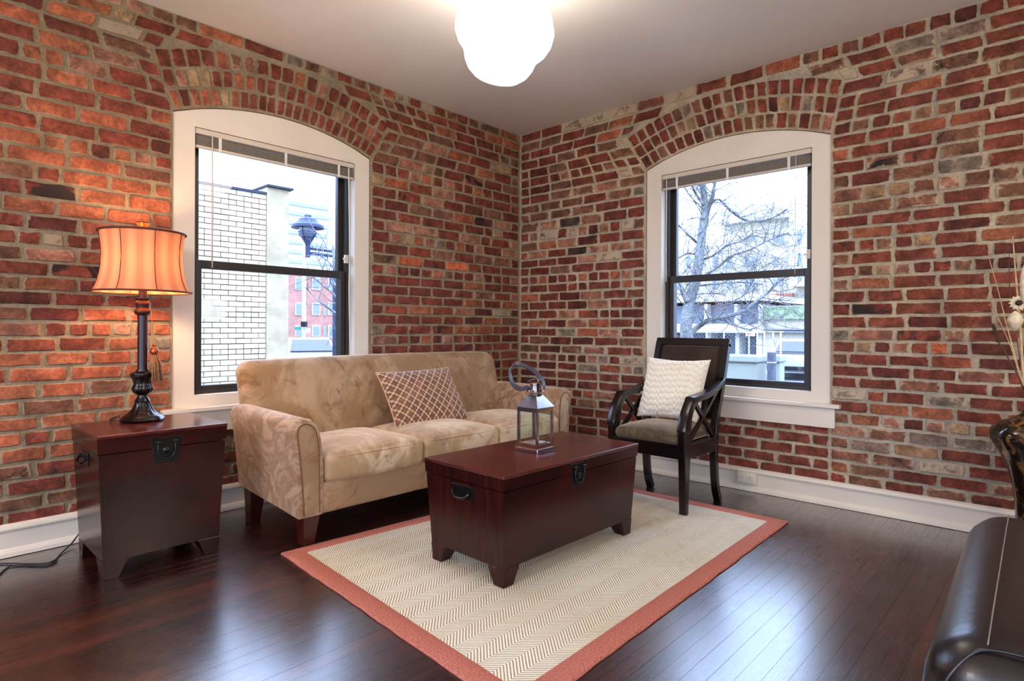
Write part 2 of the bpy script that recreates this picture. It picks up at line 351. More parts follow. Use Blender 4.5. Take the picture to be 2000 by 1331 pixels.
def rbox(bm, c, h, r, n=(6, 6, 4), fn=None):
    """rounded box: centre c, half sizes h, edge radius r, optional displacement fn(p, (u,v,w)) in local coordinates"""
    def samples(a, k):
        rr = min(r, a * .999); t = [tan(radians(45) * (i / 3)) for i in range(4)]
        lo = [-a + rr * (1 - x) for x in t[::-1]]; mid = [(-a + rr) + (2 * (a - rr)) * i / k for i in range(1, k)]; hi = [a - rr * (1 - x) for x in t]
        return lo + mid + hi
    S = [samples(h[i], n[i]) for i in range(3)]; cache = {}
    def vert(p):
        key = tuple(round(x, 5) for x in p)
        if key in cache: return cache[key]
        q = [max(-(h[i] - min(r, h[i] * .999)), min(h[i] - min(r, h[i] * .999), p[i])) for i in range(3)]
        d = Vector([p[i] - q[i] for i in range(3)])
        P = Vector(q) + (d.normalized() * min(r, min(h) * .999) if d.length > 1e-9 else d)
        if fn: P = Vector(fn(P, (p[0] / h[0], p[1] / h[1], p[2] / h[2])))
        v = bm.verts.new(P + Vector(c)); cache[key] = v; return v
    for ax in range(3):
        a1, a2 = [(1, 2), (2, 0), (0, 1)][ax]
        for sgn in (-1, 1):
            for i in range(len(S[a1]) - 1):
                for j in range(len(S[a2]) - 1):
                    q = []
                    for (ii, jj) in ((i, j), (i + 1, j), (i + 1, j + 1), (i, j + 1)):
                        p = [0, 0, 0]; p[ax] = sgn * h[ax]; p[a1] = S[a1][ii]; p[a2] = S[a2][jj]; q.append(vert(p))
                    if len(set(q)) >= 3:
                        qq = []; [qq.append(x) for x in q if x not in qq]
                        try: bm.faces.new(qq if sgn > 0 else qq[::-1])
                        except ValueError: pass
    return bm

# ------------------------------------------------------------------ room shell
H = 2.62; RX, RY = -6.4, -6.4; TH = .30
WZ0, WZ1 = .54, 2.119; ARC_R = 1.58; SAG = .117
WIN = {'L': (-2.6608, -1.4674), 'R': (-2.3893, -1.1968)}          # casing extent along each wall
OPN = {'L': (-2.5502, -1.5795), 'R': (-2.2836, -1.3117)}          # opening inside the casing
OZ0, OZ1 = .638, 2.066
def WL(s, z, d): return Vector((s, -d, z))        # left wall: plane y=0, d is into the room
def WR(s, z, d): return Vector((-d, s, z))        # right wall: plane x=0
def arc_z(s, mid): return WZ1 + SAG - (ARC_R - sqrt(max(ARC_R ** 2 - (s - mid) ** 2, 0)))
MD = -.0042                                         # mortar face sits behind the brick faces
def wall(name, fn, win, m, far):
    a, b = win; mid = (a + b) / 2; bm = bmesh.new(); d0, d1 = -TH, MD
    n = 16; arc = [(a + (b - a) * i / n, arc_z(a + (b - a) * i / n, mid)) for i in range(n + 1)]
    prism(bm, [(far, 0), (a, 0), (a, H), (far, H)], fn, d0, d1)
    prism(bm, [(b, 0), (TH, 0), (TH, H), (b, H)], fn, d0, d1)
    prism(bm, [(a, 0), (b, 0), (b, WZ0), (a, WZ0)], fn, d0, d1)
    for i in range(n): prism(bm, [arc[i], arc[i + 1], (arc[i + 1][0], H), (arc[i][0], H)], fn, d0, d1)
    bmesh.ops.remove_doubles(bm, verts=bm.verts, dist=1e-5)
    return struct(obj(name, bm, m))
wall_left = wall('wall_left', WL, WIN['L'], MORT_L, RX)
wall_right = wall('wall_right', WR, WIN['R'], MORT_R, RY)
def holed(name, fn, s0, s1, holes, m):
    bm = bmesh.new(); xs = sorted({s0, s1, *[h for a in holes for h in a[:2]]})
    for i in range(len(xs) - 1):
        hh = [a for a in holes if a[0] <= xs[i] + 1e-6 and a[1] >= xs[i + 1] - 1e-6]
        if hh: prism(bm, [(xs[i], 0), (xs[i + 1], 0), (xs[i + 1], hh[0][2]), (xs[i], hh[0][2])], fn, 0, .2); prism(bm, [(xs[i], hh[0][3]), (xs[i + 1], hh[0][3]), (xs[i + 1], H), (xs[i], H)], fn, 0, .2)
        else: prism(bm, [(xs[i], 0), (xs[i + 1], 0), (xs[i + 1], H), (xs[i], H)], fn, 0, .2)
    return struct(obj(name, bm, m))
BH = [(-5.6, -4.0, .5, 2.3), (-3.4, -1.8, .5, 2.3), (-1.4, -.3, .5, 2.3)]  # window openings added in the unseen walls to let in more sky light
holed('wall_back', lambda s, z, d: Vector((s, RY - d, z)), RX - .2, .3, BH[:1], PLASTER)
holed('wall_rear', lambda s, z, d: Vector((RX - d, s, z)), RY - .2, .3, BH, PLASTER)
struct(obj('ceiling', bx(RX - .2, TH, RY - .2, TH, H, H + .15), CEILM))
floor = struct(obj('floor', bx(RX - .2, TH, RY - .2, TH, -.2, -.004), simple('subfloor_dark', (16, 9, 8), .6)))

# planks
def plank(bm, x0, x1, y0, y1, z):
    c = .00015; lay = bm.verts.layers.float_color.get('Col') or bm.verts.layers.float_color.new('Col')
    r = random.random(); base = lin(random.choice([(46, 13, 11), (38, 11, 10), (54, 18, 13), (32, 10, 10), (42, 13, 12), (64, 24, 15)]))
    base = tuple(v * random.uniform(.7, 1.1) for v in base)
    rings = [[(x0, y0, -.004), (x1, y0, -.004), (x1, y1, -.004), (x0, y1, -.004)], [(x0, y0, z - c), (x1, y0, z - c), (x1, y1, z - c), (x0, y1, z - c)], [(x0 + c, y0 + c, z), (x1 - c, y0 + c, z), (x1 - c, y1 - c, z), (x0 + c, y1 - c, z)]]
    R = [[bm.verts.new(p) for p in r_] for r_ in rings]
    for r_ in R:
        for v in r_: v[lay] = (*base, 1)
    for i in range(2):
        for k in range(4): bm.faces.new((R[i][k], R[i][(k + 1) % 4], R[i + 1][(k + 1) % 4], R[i + 1][k]))
    bm.faces.new(R[2])
PW = .0572; rest = bmesh.new(); rows = int(-RY / PW) + 1; npl = 0
cands = []
for i in range(rows):
    y1 = -i * PW - .0003; y0 = y1 - PW + .0006; x = RX
    x = RX - random.uniform(0, 1.2)
    while x < 0:
        L = random.uniform(.9, 2.6); x1 = min(x + L, .0); cands.append((max(x, RX), x1, y0, y1)); x += L
def pvis(c):
    best = 0
    for fx in (0, .25, .5, .75, 1):
        p = Vector((c[0] + (c[1] - c[0]) * fx, (c[2] + c[3]) / 2, 0)); X, Y, d = proj(p)
        if d > .3 and -80 < X < 2080 and Y < 1420: best = max(best, 1000 / d)
    return best
cands.sort(key=lambda c: -pvis(c))
for c in cands:
    z = random.uniform(-.0003, .0002)
    if pvis(c) > 0 and npl < 300:
        b = bmesh.new(); plank(b, *c, z); obj('plank', b, FLOORM, floor); npl += 1
    else: plank(rest, *c, z)
o = obj('planks', rest, FLOORM, floor); o['kind'] = 'stuff'

# ------------------------------------------------------------------ bricks
ZR = [2.582, 2.50, 2.432, 2.357, 2.277, 2.203, 2.131, 2.06, 1.985, 1.912, 1.836, 1.751, 1.672, 1.598, 1.537, 1.468, 1.394, 1.326, 1.257, 1.185, 1.113, 1.042, .974, .904, .838, .771, .705, .641, .570, .502, .434, .364, .294, .226, .163, .09, .03]
ZL = [2.588, 2.52, 2.45, 2.377, 2.305, 2.222, 2.145, 2.067, 1.99, 1.915, 1.834, 1.768, 1.69, 1.618, 1.537, 1.466, 1.396, 1.327, 1.261, 1.192, 1.127, 1.06, .99, .919, .855, .786, .714, .636, .573, .504, .435, .363, .286, .223, .155, .09, .03]
A_ = 'brbrrrddrr,BRGGR,wRBRR,RWBR,rRORB,rr+RRR,dbropbddb,RROOR,oRRBR,RBRBR,bRBGR,b+ttbpbbt,tBBRB,RRRRr,rORDB,r+rprtRO,bMRRD,r+btprmbddr,bORRR,RRMRR,rMRRR,RRDRB,gPMpRr,r+tdpmxrDr,bRRMDr,RDRBr,r+RBRR,WmRGRr,ROORr,bo+pdptor,PBGGR,bGTRR,BBWRr,oBRRB,rBRBRr'.split(',')
B_ = 'WWWBWR,BBRBOR,rRRROb,RRBRBw,rDBRRB,rRrprrrbrr,dDBRRwb,rRBBPB,BBBRBg,bBBBRR,BPKPDr+,rpwwrwpdprwb,BOPDRR,oPRKPPb,DRRPWR,rRBRRR,rrodrrorropb,rRRrdRror,ORDPRb+,rRRDPRd,RRPMrdD,oODPORr,RRGOPR,rBRDRB,BDBPRb,boBdrdpgrW,RDRGOpg,DRRRRR,DDDRRR,RRdroPR,RRRPRR,RRrRRR,RRORRR,RRRRRR,RRRRRR'.split(',')
C_ = 'Orppbb,dDOtR,DOWr,ORB,ROPr,rooPRr,ROMR,RRRo,rOOR,MMRd,Ooodopr,oOOB,BrOOo,rMOO,OOOo,rDOD,rmwrrr,bPOR,RMRr,bORR,DRRo,BDOO,Prropoo,rRROg,OOOO,rOOO,OOBO,oBOO,OOOo,orooooo,OOOO,BRRR,rRRR,BBRR,rRRR'.split(',')
D_ = 'gbwrbbowrwrbrb,RbbrrrRRR,rRRORRr,rRBRRbb,rBPORTr,bBBDRORb,BPtbRMRB,drrporprrorRr,tORPRRRr,RMPRRBD,rDBBODPr,RMRRRrtR,rPPRPrRp,r+ptopgrodpRP,rRRPRBBd,BXRXr+RR,rprdrobrrtdrrp,RRRRORR,dRRRRBRp,RRMRORO,rMORPDWd,RRRRDOB,gRRROORr,BrdorprrrRD,rRRRDRRr,RRRRRrR,RRRRRDR,RRRRRRR,RRRRRRR,rrdrrorrbrrr,RRRRRRR,RRRRRRR,RRRRRRR,RRRRRRR,RRRRRRR'.split(',')
PAL = dict(r=(118, 60, 46), o=(152, 88, 62), d=(94, 48, 40), b=(120, 80, 62), p=(154, 104, 84), t=(156, 124, 92), g=(122, 106, 92), w=(146, 124, 106), m=(136, 68, 50), x=(184, 98, 64), k=(78, 62, 56))
GAIN = 1.0
bricks = {'L': [], 'R': []}
def colour(ch, side):
    c = ch.lower(); base = lin(PAL[c]); v = random.uniform(.82, 1.18); h = random.uniform(-.06, .06)
    base = (base[0] * v * (1 + h), base[1] * v * (1 - h), base[2] * v * (1 - h * .5)); base = tuple(x * GAIN for x in base)
    burn = {'m': .33, 'd': .20, 'k': .26, 'r': .17, 'b': .18}.get(c, .12) + random.uniform(-.07, .05)
    smear = {'w': .55, 'p': .25, 'g': .25, 'b': .18, 'k': .1, 'd': .03, 'r': .05, 'm': .05}.get(c, .1) + random.uniform(-.05, .12)
    return base, burn, smear
def add_brick(side, quad, ch):
    """quad: (s,z) corners bottom-left, bottom-right, top-right, top-left"""
    if min(abs(quad[1][0] - quad[0][0]) + abs(quad[2][0] - quad[3][0]), 99) < .035: return
    if quad[3][1] - quad[0][1] < .012 and quad[2][1] - quad[1][1] < .012: return
    bricks[side].append((quad, colour(ch, side)))
def brick_geo(bm, side, quad, data, loc=Vector((0, 0, 0))):
    fn = WL if side == 'L' else WR; base, burn, smear = data
    lc = bm.verts.layers.float_color.get('Col') or bm.verts.layers.float_color.new('Col')
    ld = bm.verts.layers.float_vector.get('Dat') or bm.verts.layers.float_vector.new('Dat')
    P = [Vector((q[0], q[1])) for q in quad]; c = sum(P, Vector((0, 0))) / 4; ring = []
    for i in range(4):
        a, b = P[i], P[(i + 1) % 4]; ln = (b - a).length; n = 3 if ln > .13 else 2
        for k in range(n):
            t = k / n; p = a.lerp(b, t)
            if k == 0: p = p + (c - p).normalized() * random.uniform(.000, .006)
            p = p + Vector((random.uniform(-.0028, .0028), random.uniform(-.0030, .0030))); ring.append(p)
    d1 = random.uniform(-.001, .003); tilt = (random.uniform(-.015, .015), random.uniform(-.02, .02)); ins = random.uniform(.004, .007)
    R0 = []; R1 = []; R2 = []
    for p in ring:
        dv = (c - p); dv.normalize(); q = p + dv * ins; dz = (q - c).x * tilt[0] + (q - c).y * tilt[1]
        for R, pp, d, e in ((R0, p, -.010, 1), (R1, p, d1 - .003, 1), (R2, q, d1 + .0035 + dz, .86)):
            v = bm.verts.new(fn(pp.x, pp.y, d) - loc); v[lc] = (*base, 1); v[ld] = (e, burn, smear); R.append(v)
    m = len(ring)
    flip = (side == 'R')
    def F_(f):
        try: bm.faces.new(f[::-1] if flip else f)
        except ValueError: pass
    for k in range(m):
        F_((R0[k], R0[(k + 1) % m], R1[(k + 1) % m], R1[k])); F_((R1[k], R1[(k + 1) % m], R2[(k + 1) % m], R2[k]))
    cz = bm.verts.new(fn(c.x, c.y, d1 + .0045) - loc); cz[lc] = (*base, 1); cz[ld] = (0, burn, smear)
    for k in range(m): F_((R2[k], R2[(k + 1) % m], cz))
def parse(s):
    out = []
    for ch in s:
        if ch == '+': out[-1] = (out[-1][0], out[-1][1] * 1.5)
        else: out.append((ch, .205 if ch.isupper() else .098))
    return out
def rnd(n, pal): return ''.join(random.choice(pal) for _ in range(n))
# arch outlines: spring points and the lean of the end joints
ARCH = {}
for side, (la, ra) in {'L': (19, 30), 'R': (12, 32)}.items():
    a, b = WIN[side]; mid = (a + b) / 2; phi = math.asin((b - a) / 2 / ARC_R); zc = WZ1 + SAG - ARC_R
    # la = lean at the most negative s end, ra = lean at the other end
    def P(t, off, a=a, b=b, mid=mid, phi=phi, zc=zc, la=la, ra=ra):
        ph = -phi + 2 * phi * t; p = Vector((mid + ARC_R * sin(ph), zc + ARC_R * cos(ph) + .006)); ps = radians(-la + (la + ra) * t)
        return p + Vector((sin(ps), cos(ps))) * off
    ARCH[side] = P
RINGT = .298
def bound(side, z, which):
    """s of the arch outline at height z on the low-s ('a') or high-s ('b') side; None above the crown"""
    a, b = WIN[side]; P = ARCH[side]
    if z <= WZ1 + .004: return (a if which == 'a' else b)
    t = 0 if which == 'a' else 1; p0 = P(t, 0); p1 = P(t, RINGT)
    if z <= p1.y: return p0.x + (p1.x - p0.x) * (z - p0.y) / (p1.y - p0.y)
    prev = p1
    for i in range(1, 41):
        tt = i / 40 * .5 if which == 'a' else 1 - i / 40 * .5; q = P(tt, RINGT)
        if q.y >= z: return prev.x + (q.x - prev.x) * (z - prev.y) / max(q.y - prev.y, 1e-6)
        prev = q
    return (a + b) / 2
def lay(side, s0f, s1f, z0, z1, toks):
    a0, a1, b0, b1 = s0f(z0), s0f(z1), s1f(z0), s1f(z1)
    if abs(a0 - a1) > .07: a0 = max(a0, a1) - .0; a1 = a0 - .03
    if abs(b0 - b1) > .07: b0 = min(b0, b1) + .0; b1 = b0 + .03
    L0, L1 = b0 - a0, b1 - a1
    if max(L0, L1) < .05: return
    W = sum(t[1] for t in toks); J = .0065; pos = 0
    for ch, wd in toks:
        f0 = pos / W; f1 = (pos + wd) / W; pos += wd; jj = random.uniform(-.002, .002)
        q = [(a0 + L0 * f0 + J, z0), (a0 + L0 * f1 - J + jj, z0), (a1 + L1 * f1 - J + jj, z1), (a1 + L1 * f0 + J, z1)]
        add_brick(side, q, ch)
def fit(toks, L):
    """drop or add bricks so that their natural widths roughly fill L"""
    t = list(toks)
    while t and sum(x[1] for x in t) > L * 1.22 + .05: t.pop()
    while sum(x[1] for x in t) < L * .84: t.append((random.choice('RRBRO'), .205))
    return t
for side, Z in (('L', ZL), ('R', ZR)):
    a, b = WIN[side]
    for i, z in enumerate(Z):
        up = H - .003 if i == 0 else (Z[i - 1] + z) / 2 - .0068
        dn = (Z[i + 1] + z) / 2 + .0068 if i + 1 < len(Z) else .004
        wob = random.uniform(-.0015, .0015); up = min(up + wob, H - .003); dn += wob
        if i < 35:
            sa = C_[i] if side == 'L' else A_[i]; sb = D_[i] if side == 'L' else B_[i]
        else: sa = rnd(5, 'RRBRO'); sb = rnd(6, 'RRBR')
        vis = (-3.341 if side == 'L' else -3.229) - random.uniform(0, .10)
        if side == 'R': sa_t = parse(sa)[::-1]; sb_t = parse(sb)[::-1]
        else: sa_t = parse(sa); sb_t = parse(sb)
        zm = (up + dn) / 2
        # outer region (beyond the photo), from the far wall to vis
        lay(side, lambda z_: RX if side == 'L' else RY, lambda z_: vis, dn, up, parse(rnd(13, 'RRROBR')) + [('r', .098)] * (i % 2))
        top_a = bound(side, zm, 'a'); top_b = bound(side, zm, 'b')
        if zm > .60 or zm < .44:
            if zm < .44:      # below the window the course runs through
                L1 = b - vis
                lay(side, lambda z_: vis, lambda z_: a, dn, up, fit(sa_t, a - vis)); lay(side, lambda z_: a, lambda z_: b, dn, up, parse('r' + rnd(5, 'RRBRB') + 'b' if i % 2 else rnd(6, 'RRBRR')))
                lay(side, lambda z_: b, lambda z_: -.012, dn, up, fit(sb_t, -b)); continue
            lay(side, lambda z_: vis, lambda z_: bound(side, z_, 'a') - .004, dn, up, fit(sa_t, top_a - vis))
            lay(side, lambda z_: bound(side, z_, 'b') + .004, lambda z_: -.012, dn, up, fit(sb_t, -top_b))
        else:
            lay(side, lambda z_: vis, lambda z_: a - .002, dn, up, fit(sa_t, a - vis)); lay(side, lambda z_: b + .002, lambda z_: -.012, dn, up, fit(sb_t, -b))
# arch rings (strings run the way the photo shows them, left to right)
ARCS = {'L': ['odoootorrrrrrrrrrrrrrrrr', 'rpttrroorrbrrorrtbrror', 'rrrrobprrrorprrrrrr'], 'R': ['drbrdddgbrrbbbrbrbp', 'rrrrbptrrrpgordtrgrr', 'rrrrrbgbrrbrrrrrrrrr']}
for side in ('L', 'R'):
    P = ARCH[side]
    for k, st in enumerate(ARCS[side]):
        s_ = st if side == 'L' else st[::-1]; n = len(s_); o0 = .003 + k * .100; o1 = o0 + .090
        for j, ch in enumerate(s_):
            t0 = j / n + .0025; t1 = (j + 1) / n - .0055
            q = [tuple(P(t0, o0)), tuple(P(t1, o0)), tuple(P(t1, o1)), tuple(P(t0, o1))]; bricks[side].append((q, colour(ch, side)))
def parea(side, q):
    fn = WL if side == 'L' else WR; pp = [proj(fn(s, z, 0)) for s, z in q]
    if min(p[2] for p in pp) < .2: return 0
    ar = 0
    for i in range(4): x0, y0 = pp[i][:2]; x1, y1 = pp[(i + 1) % 4][:2]; ar += x0 * y1 - x1 * y0
    cx = sum(p[0] for p in pp) / 4; cy = sum(p[1] for p in pp) / 4
    return abs(ar) / 2 if -30 < cx < 2030 and -30 < cy < 1040 else 0
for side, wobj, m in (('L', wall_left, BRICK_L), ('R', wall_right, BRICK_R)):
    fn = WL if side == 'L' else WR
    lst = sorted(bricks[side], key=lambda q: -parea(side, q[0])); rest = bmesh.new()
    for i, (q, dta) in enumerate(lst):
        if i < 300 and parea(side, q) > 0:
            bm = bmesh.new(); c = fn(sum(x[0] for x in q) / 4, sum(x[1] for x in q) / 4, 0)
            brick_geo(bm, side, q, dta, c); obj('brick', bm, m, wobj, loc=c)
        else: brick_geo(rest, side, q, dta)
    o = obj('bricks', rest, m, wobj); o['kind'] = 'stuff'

# ------------------------------------------------------------------ baseboards
PROF = [(0, .142), (.010, .142), (.022, .134), (.026, .122), (.024, .114), (.012, .110), (.012, .036), (.018, .032), (.027, .018), (.029, .002), (0, .002)]
def baseboard(name, fn, s0, s1):
    bm = bmesh.new(); rings = [[bm.verts.new(fn(s, z, d)) for d, z in PROF] for s in (s0, s1)]; n = len(PROF)
    for k in range(n): bm.faces.new((rings[0][k], rings[0][(k + 1) % n], rings[1][(k + 1) % n], rings[1][k]))
    bm.faces.new(rings[0][::-1]); bm.faces.new(rings[1]); bmesh.ops.recalc_face_normals(bm, faces=bm.faces)
    return struct(obj(name, bm, WHITE))
baseboard('baseboard_left', WL, RX, -.001); baseboard('baseboard_right', WR, RY, -.001)

# ------------------------------------------------------------------ windows
def window(n, side):
    fn = WL if side == 'L' else WR; a, b = WIN[side]; oa, ob = OPN[side]; mid = (a + b) / 2
    root = bpy.data.objects.new('window_%d' % n, None); COL.objects.link(root); root.location = fn(mid, 0, 0); root['kind'] = 'structure'
    root.empty_display_size = .1
    base = Vector(fn(mid, 0, 0))
    f2 = lambda s, z, d: fn(s, z, d) - base
    D0, D1 = -.045, -.014      # casing board
    bm = bmesh.new(); e = .0035
    prism(bm, [(a + e, WZ0), (oa, WZ0), (oa, OZ1), (oa, arc_z(oa, mid) - e), (a + e, WZ1 - e)], f2, D0, D1)
    prism(bm, [(ob, WZ0), (b - e, WZ0), (b - e, WZ1 - e), (ob, arc_z(ob, mid) - e), (ob, OZ1)], f2, D0, D1)
    N = 20
    for i in range(N):
        s0 = oa + (ob - oa) * i / N; s1 = oa + (ob - oa) * (i + 1) / N
        prism(bm, [(s0, OZ1), (s1, OZ1), (s1, arc_z(s1, mid) - e), (s0, arc_z(s0, mid) - e)], f2, D0, D1)
    prism(bm, [(oa, WZ0), (ob, WZ0), (ob, OZ0), (oa, OZ0)], f2, D0, D1)
    bmesh.ops.remove_doubles(bm, verts=bm.verts, dist=1e-5); obj('window_casing', bm, WHITE, root)
    bm = bmesh.new(); prism(bm, [(a - .058, .556), (b + .058, .556), (b + .058, .578), (a - .058, .578)], f2, -.014, .045, .003); obj('window_sill', bm, WHITE, root)
    bm = bmesh.new(); prism(bm, [(a - .028, .441), (b + .028, .441), (b + .028, .556), (a - .028, .556)], f2, -.004, .020, .0015, 1); obj('apron', bm, WHITE, root)
    # white reveal
    bm = bmesh.new()
    for s0, s1 in ((oa - .012, oa), (ob, ob + .012)): prism(bm, [(s0, OZ0 - .012), (s1, OZ0 - .012), (s1, OZ1 + .012), (s0, OZ1 + .012)], f2, -.075, -.0455)
    for z0, z1 in ((OZ0 - .012, OZ0), (OZ1, OZ1 + .012)): prism(bm, [(oa - .012, z0), (ob + .012, z0), (ob + .012, z1), (oa - .012, z1)], f2, -.075, -.0455)
    obj('window_reveal', bm, WHITE, root)
    # black outer frame with tracks
    bm = bmesh.new(); fw_ = .024
    for (s0, s1) in ((oa - .02, oa + fw_), (ob - fw_, ob + .02)): prism(bm, [(s0, OZ0 - .02), (s1, OZ0 - .02), (s1, OZ1 + .02), (s0, OZ1 + .02)], f2, -.20, -.0755)
    for (z0, z1) in ((OZ0 - .02, OZ0 + .022), (OZ1 - .02, OZ1 + .02)): prism(bm, [(oa, z0), (ob, z0), (ob, z1), (oa, z1)], f2, -.20, -.0755)
    for s0, s1 in ((oa + fw_, oa + fw_ + .006), (ob - fw_ - .006, ob - fw_)): prism(bm, [(s0, OZ0 + .02), (s1, OZ0 + .02), (s1, OZ1 - .02), (s0, OZ1 - .02)], f2, -.1195, -.1155)
    obj('window_frame', bm, FRAMEB, root)
    def sash(name, z0, z1, d0, d1, st, br, tr):
        s0, s1 = oa + fw_ + .002, ob - fw_ - .002; bm = bmesh.new()
        prism(bm, [(s0, z0), (s0 + st, z0), (s0 + st, z1), (s0, z1)], f2, d0, d1, .002, 1); prism(bm, [(s1 - st, z0), (s1, z0), (s1, z1), (s1 - st, z1)], f2, d0, d1, .002, 1)
        prism(bm, [(s0 + st, z0), (s1 - st, z0), (s1 - st, z0 + br), (s0 + st, z0 + br)], f2, d0, d1, .002, 1); prism(bm, [(s0 + st, z1 - tr), (s1 - st, z1 - tr), (s1 - st, z1), (s0 + st, z1)], f2, d0, d1, .002, 1)
        sa = obj(name, bm, FRAMEB, root); dm = (d0 + d1) / 2; bm = bmesh.new()
        prism(bm, [(s0 + st - .004, z0 + br - .004), (s1 - st + .004, z0 + br - .004), (s1 - st + .004, z1 - tr + .004), (s0 + st - .004, z1 - tr + .004)], f2, dm - .002, dm + .002); obj('pane', bm, PANE, sa); return sa
    lo = sash('lower_sash', OZ0 + .004, 1.368, -.114, -.082, .034, .040, .046)
    sash('upper_sash', 1.335, OZ1 - .021, -.155, -.121, .032, .030, .03)
    # lift rail and tilt latches of the lower sash, side lock
    bm = bmesh.new(); prism(bm, [(oa + .10, OZ0 + .010), (ob - .10, OZ0 + .010), (ob - .10, OZ0 + .016), (oa + .10, OZ0 + .016)], f2, -.082, -.074); obj('lift_rail', bm, FRAMEB, lo)
    bm = bmesh.new(); s_ = (ob - .030) if side == 'L' else (oa + .030)
    prism(bm, [(s_ - .012, 1.42), (s_ + .012, 1.42), (s_ + .012, 1.475), (s_ - .012, 1.475)], f2, -.0755, -.055, .003); prism(bm, [(s_ - .028 if side == 'L' else s_ + .004, 1.442), (s_ - .004 if side == 'L' else s_ + .028, 1.442), (s_ - .004 if side == 'L' else s_ + .028, 1.452), (s_ - .028 if side == 'L' else s_ + .004, 1.452)], f2, -.062, -.052, .002)
    obj('side_latch', bm, PLASTIC, root)
    # mini blind, raised
    lab = ('raised grey mini blind bunched at the top of the window behind the sofa' if side == 'L' else 'raised grey mini blind bunched at the top of the window behind the armchair')
    bl = thing('window_blind', lab, 'blind', fn(mid, OZ1, -.03)); bb = Vector(bl.location); f3 = lambda s, z, d: fn(s, z, d) - bb
    e0, e1 = oa + .004, ob - .004; sg = random.uniform(-.001, .001)
    bm = bmesh.new(); prism(bm, [(e0, 2.034), (e1, 2.034), (e1, 2.063), (e0, 2.063)], f3, -.043, -.017, .002, 1); obj('headrail', bm, RAIL, bl)
    bm = bmesh.new()
    for k in range(17):
        z = 1.976 + k * .0030; w0 = random.uniform(-.0015, .0015)
        prism(bm, [(e0 + .004 + w0, z), (e1 - .004 + w0, z), (e1 - .004 + w0, z + .0013), (e0 + .004 + w0, z + .0013)], f3, -.044 + w0, -.018 + w0)
    o = obj('slats', bm, SLAT, bl); o['kind'] = 'stuff'
    bm = bmesh.new(); prism(bm, [(e0 + .003, 1.961), (e1 - .003, 1.961), (e1 - .003, 1.974), (e0 + .003, 1.974)], f3, -.045, -.017, .003); obj('bottom_rail', bm, RAIL, bl)
    for t in (.13, .52, .885):
        s_ = e0 + (e1 - e0) * t; bm = bmesh.new(); prism(bm, [(s_ - .008, 1.958), (s_ + .008, 1.958), (s_ + .008, 2.034), (s_ - .008, 2.034)], f3, -.0165, -.0150); obj('ladder_tape', bm, CORD, bl)
    def cordline(name, s0, z0, z1, r, m, sway=0):
        pts = smoothpath([f3(s0, z0, -.012), f3(s0 + sway * .3, z0 + (z1 - z0) * .35, -.010), f3(s0 + sway * .2, z0 + (z1 - z0) * .6, -.008), f3(s0 + sway, z1, -.010)], 5)
        bm = bmesh.new(); tube(bm, pts, r, 6, up=(.3, .5, 0)); return obj(name, bm, m, bl, 180)
    if side == 'L':
        cordline('tilt_wand', -2.463, 2.03, 1.322, .0042, RAIL); cordline('lift_cord', -1.628, 2.03, .58, .0028, CORD, .030); cordline('lift_cord', -1.624, 2.03, .585, .0022, CORD, .022)
    else:
        cordline('tilt_wand', -1.352, 2.03, 1.325, .0042, RAIL); cordline('lift_cord', -2.196, 2.03, 1.33, .0018, CORD, .004)
    return root
window(1, 'L'); window(2, 'R')

# outlet on the right baseboard
t = thing('wall_outlet', 'cream duplex power outlet set sideways on the white baseboard', 'outlet', (-.013, -1.931, .05))
obj('outlet_box', bx(-.034, 0, -.058, .058, 0, .070, bev=.004, seg=2), PLASTIC, t, 30)
for s in (-1, 1):
    bm = bmesh.new(); box(bm, -.0355, -.0335, s * .022 - .016, s * .022 + .016, .020, .050, bev=.0008); r_ = obj('socket', bm, PLASTIC, t)
    bm = bmesh.new(); box(bm, -.0365, -.0350, s * .022 - .007, s * .022 + .001, .041, .0432); box(bm, -.0365, -.0350, s * .022 - .007, s * .022 + .001, .0275, .0295); box(bm, -.0365, -.0350, s * .022 + .006, s * .022 + .010, .033, .0375); o = obj('slots', bm, SLOT, r_); o['kind'] = 'stuff'

# ------------------------------------------------------------------ ceiling globe (schoolhouse light, hanging a little crooked)
gl = thing('ceiling_light', 'white glowing schoolhouse globe light hanging from the ceiling', 'ceiling light', (-1.786, -1.52, H))
axis = Vector(FW); tilt = Matrix.Rotation(radians(9.5), 4, axis)
bm = bmesh.new(); lathe(bm, [(.075, -.001), (.075, -.012), (.062, -.022), (.030, -.03)], 32); obj('canopy', bm, BRONZE, gl, 40)
prof = [(.070, .190), (.110, .170), (.165, .130), (.205, .075), (.224, .015), (.220, -.030), (.203, -.066), (.178, -.094), (.168, -.103), (.164, -.120), (.155, -.150), (.138, -.180), (.110, -.205), (.070, -.221), (.03, -.227), (.001, -.228)]
bm = bmesh.new(); lathe(bm, prof[::-1], 48, cap=False); bm.transform(Matrix.Translation((0, 0, -.28)) @ tilt); bmesh.ops.recalc_face_normals(bm, faces=bm.faces); obj('globe_shade', bm, GLOBE, gl, 180)
bm = bmesh.new(); lathe(bm, [(.074, .165), (.078, .185), (.078, .205), (.05, .225), (.02, .235), (.012, .27)], 32); bm.transform(Matrix.Translation((0, 0, -.28)) @ tilt); obj('fitter', bm, BRONZE, gl, 40)
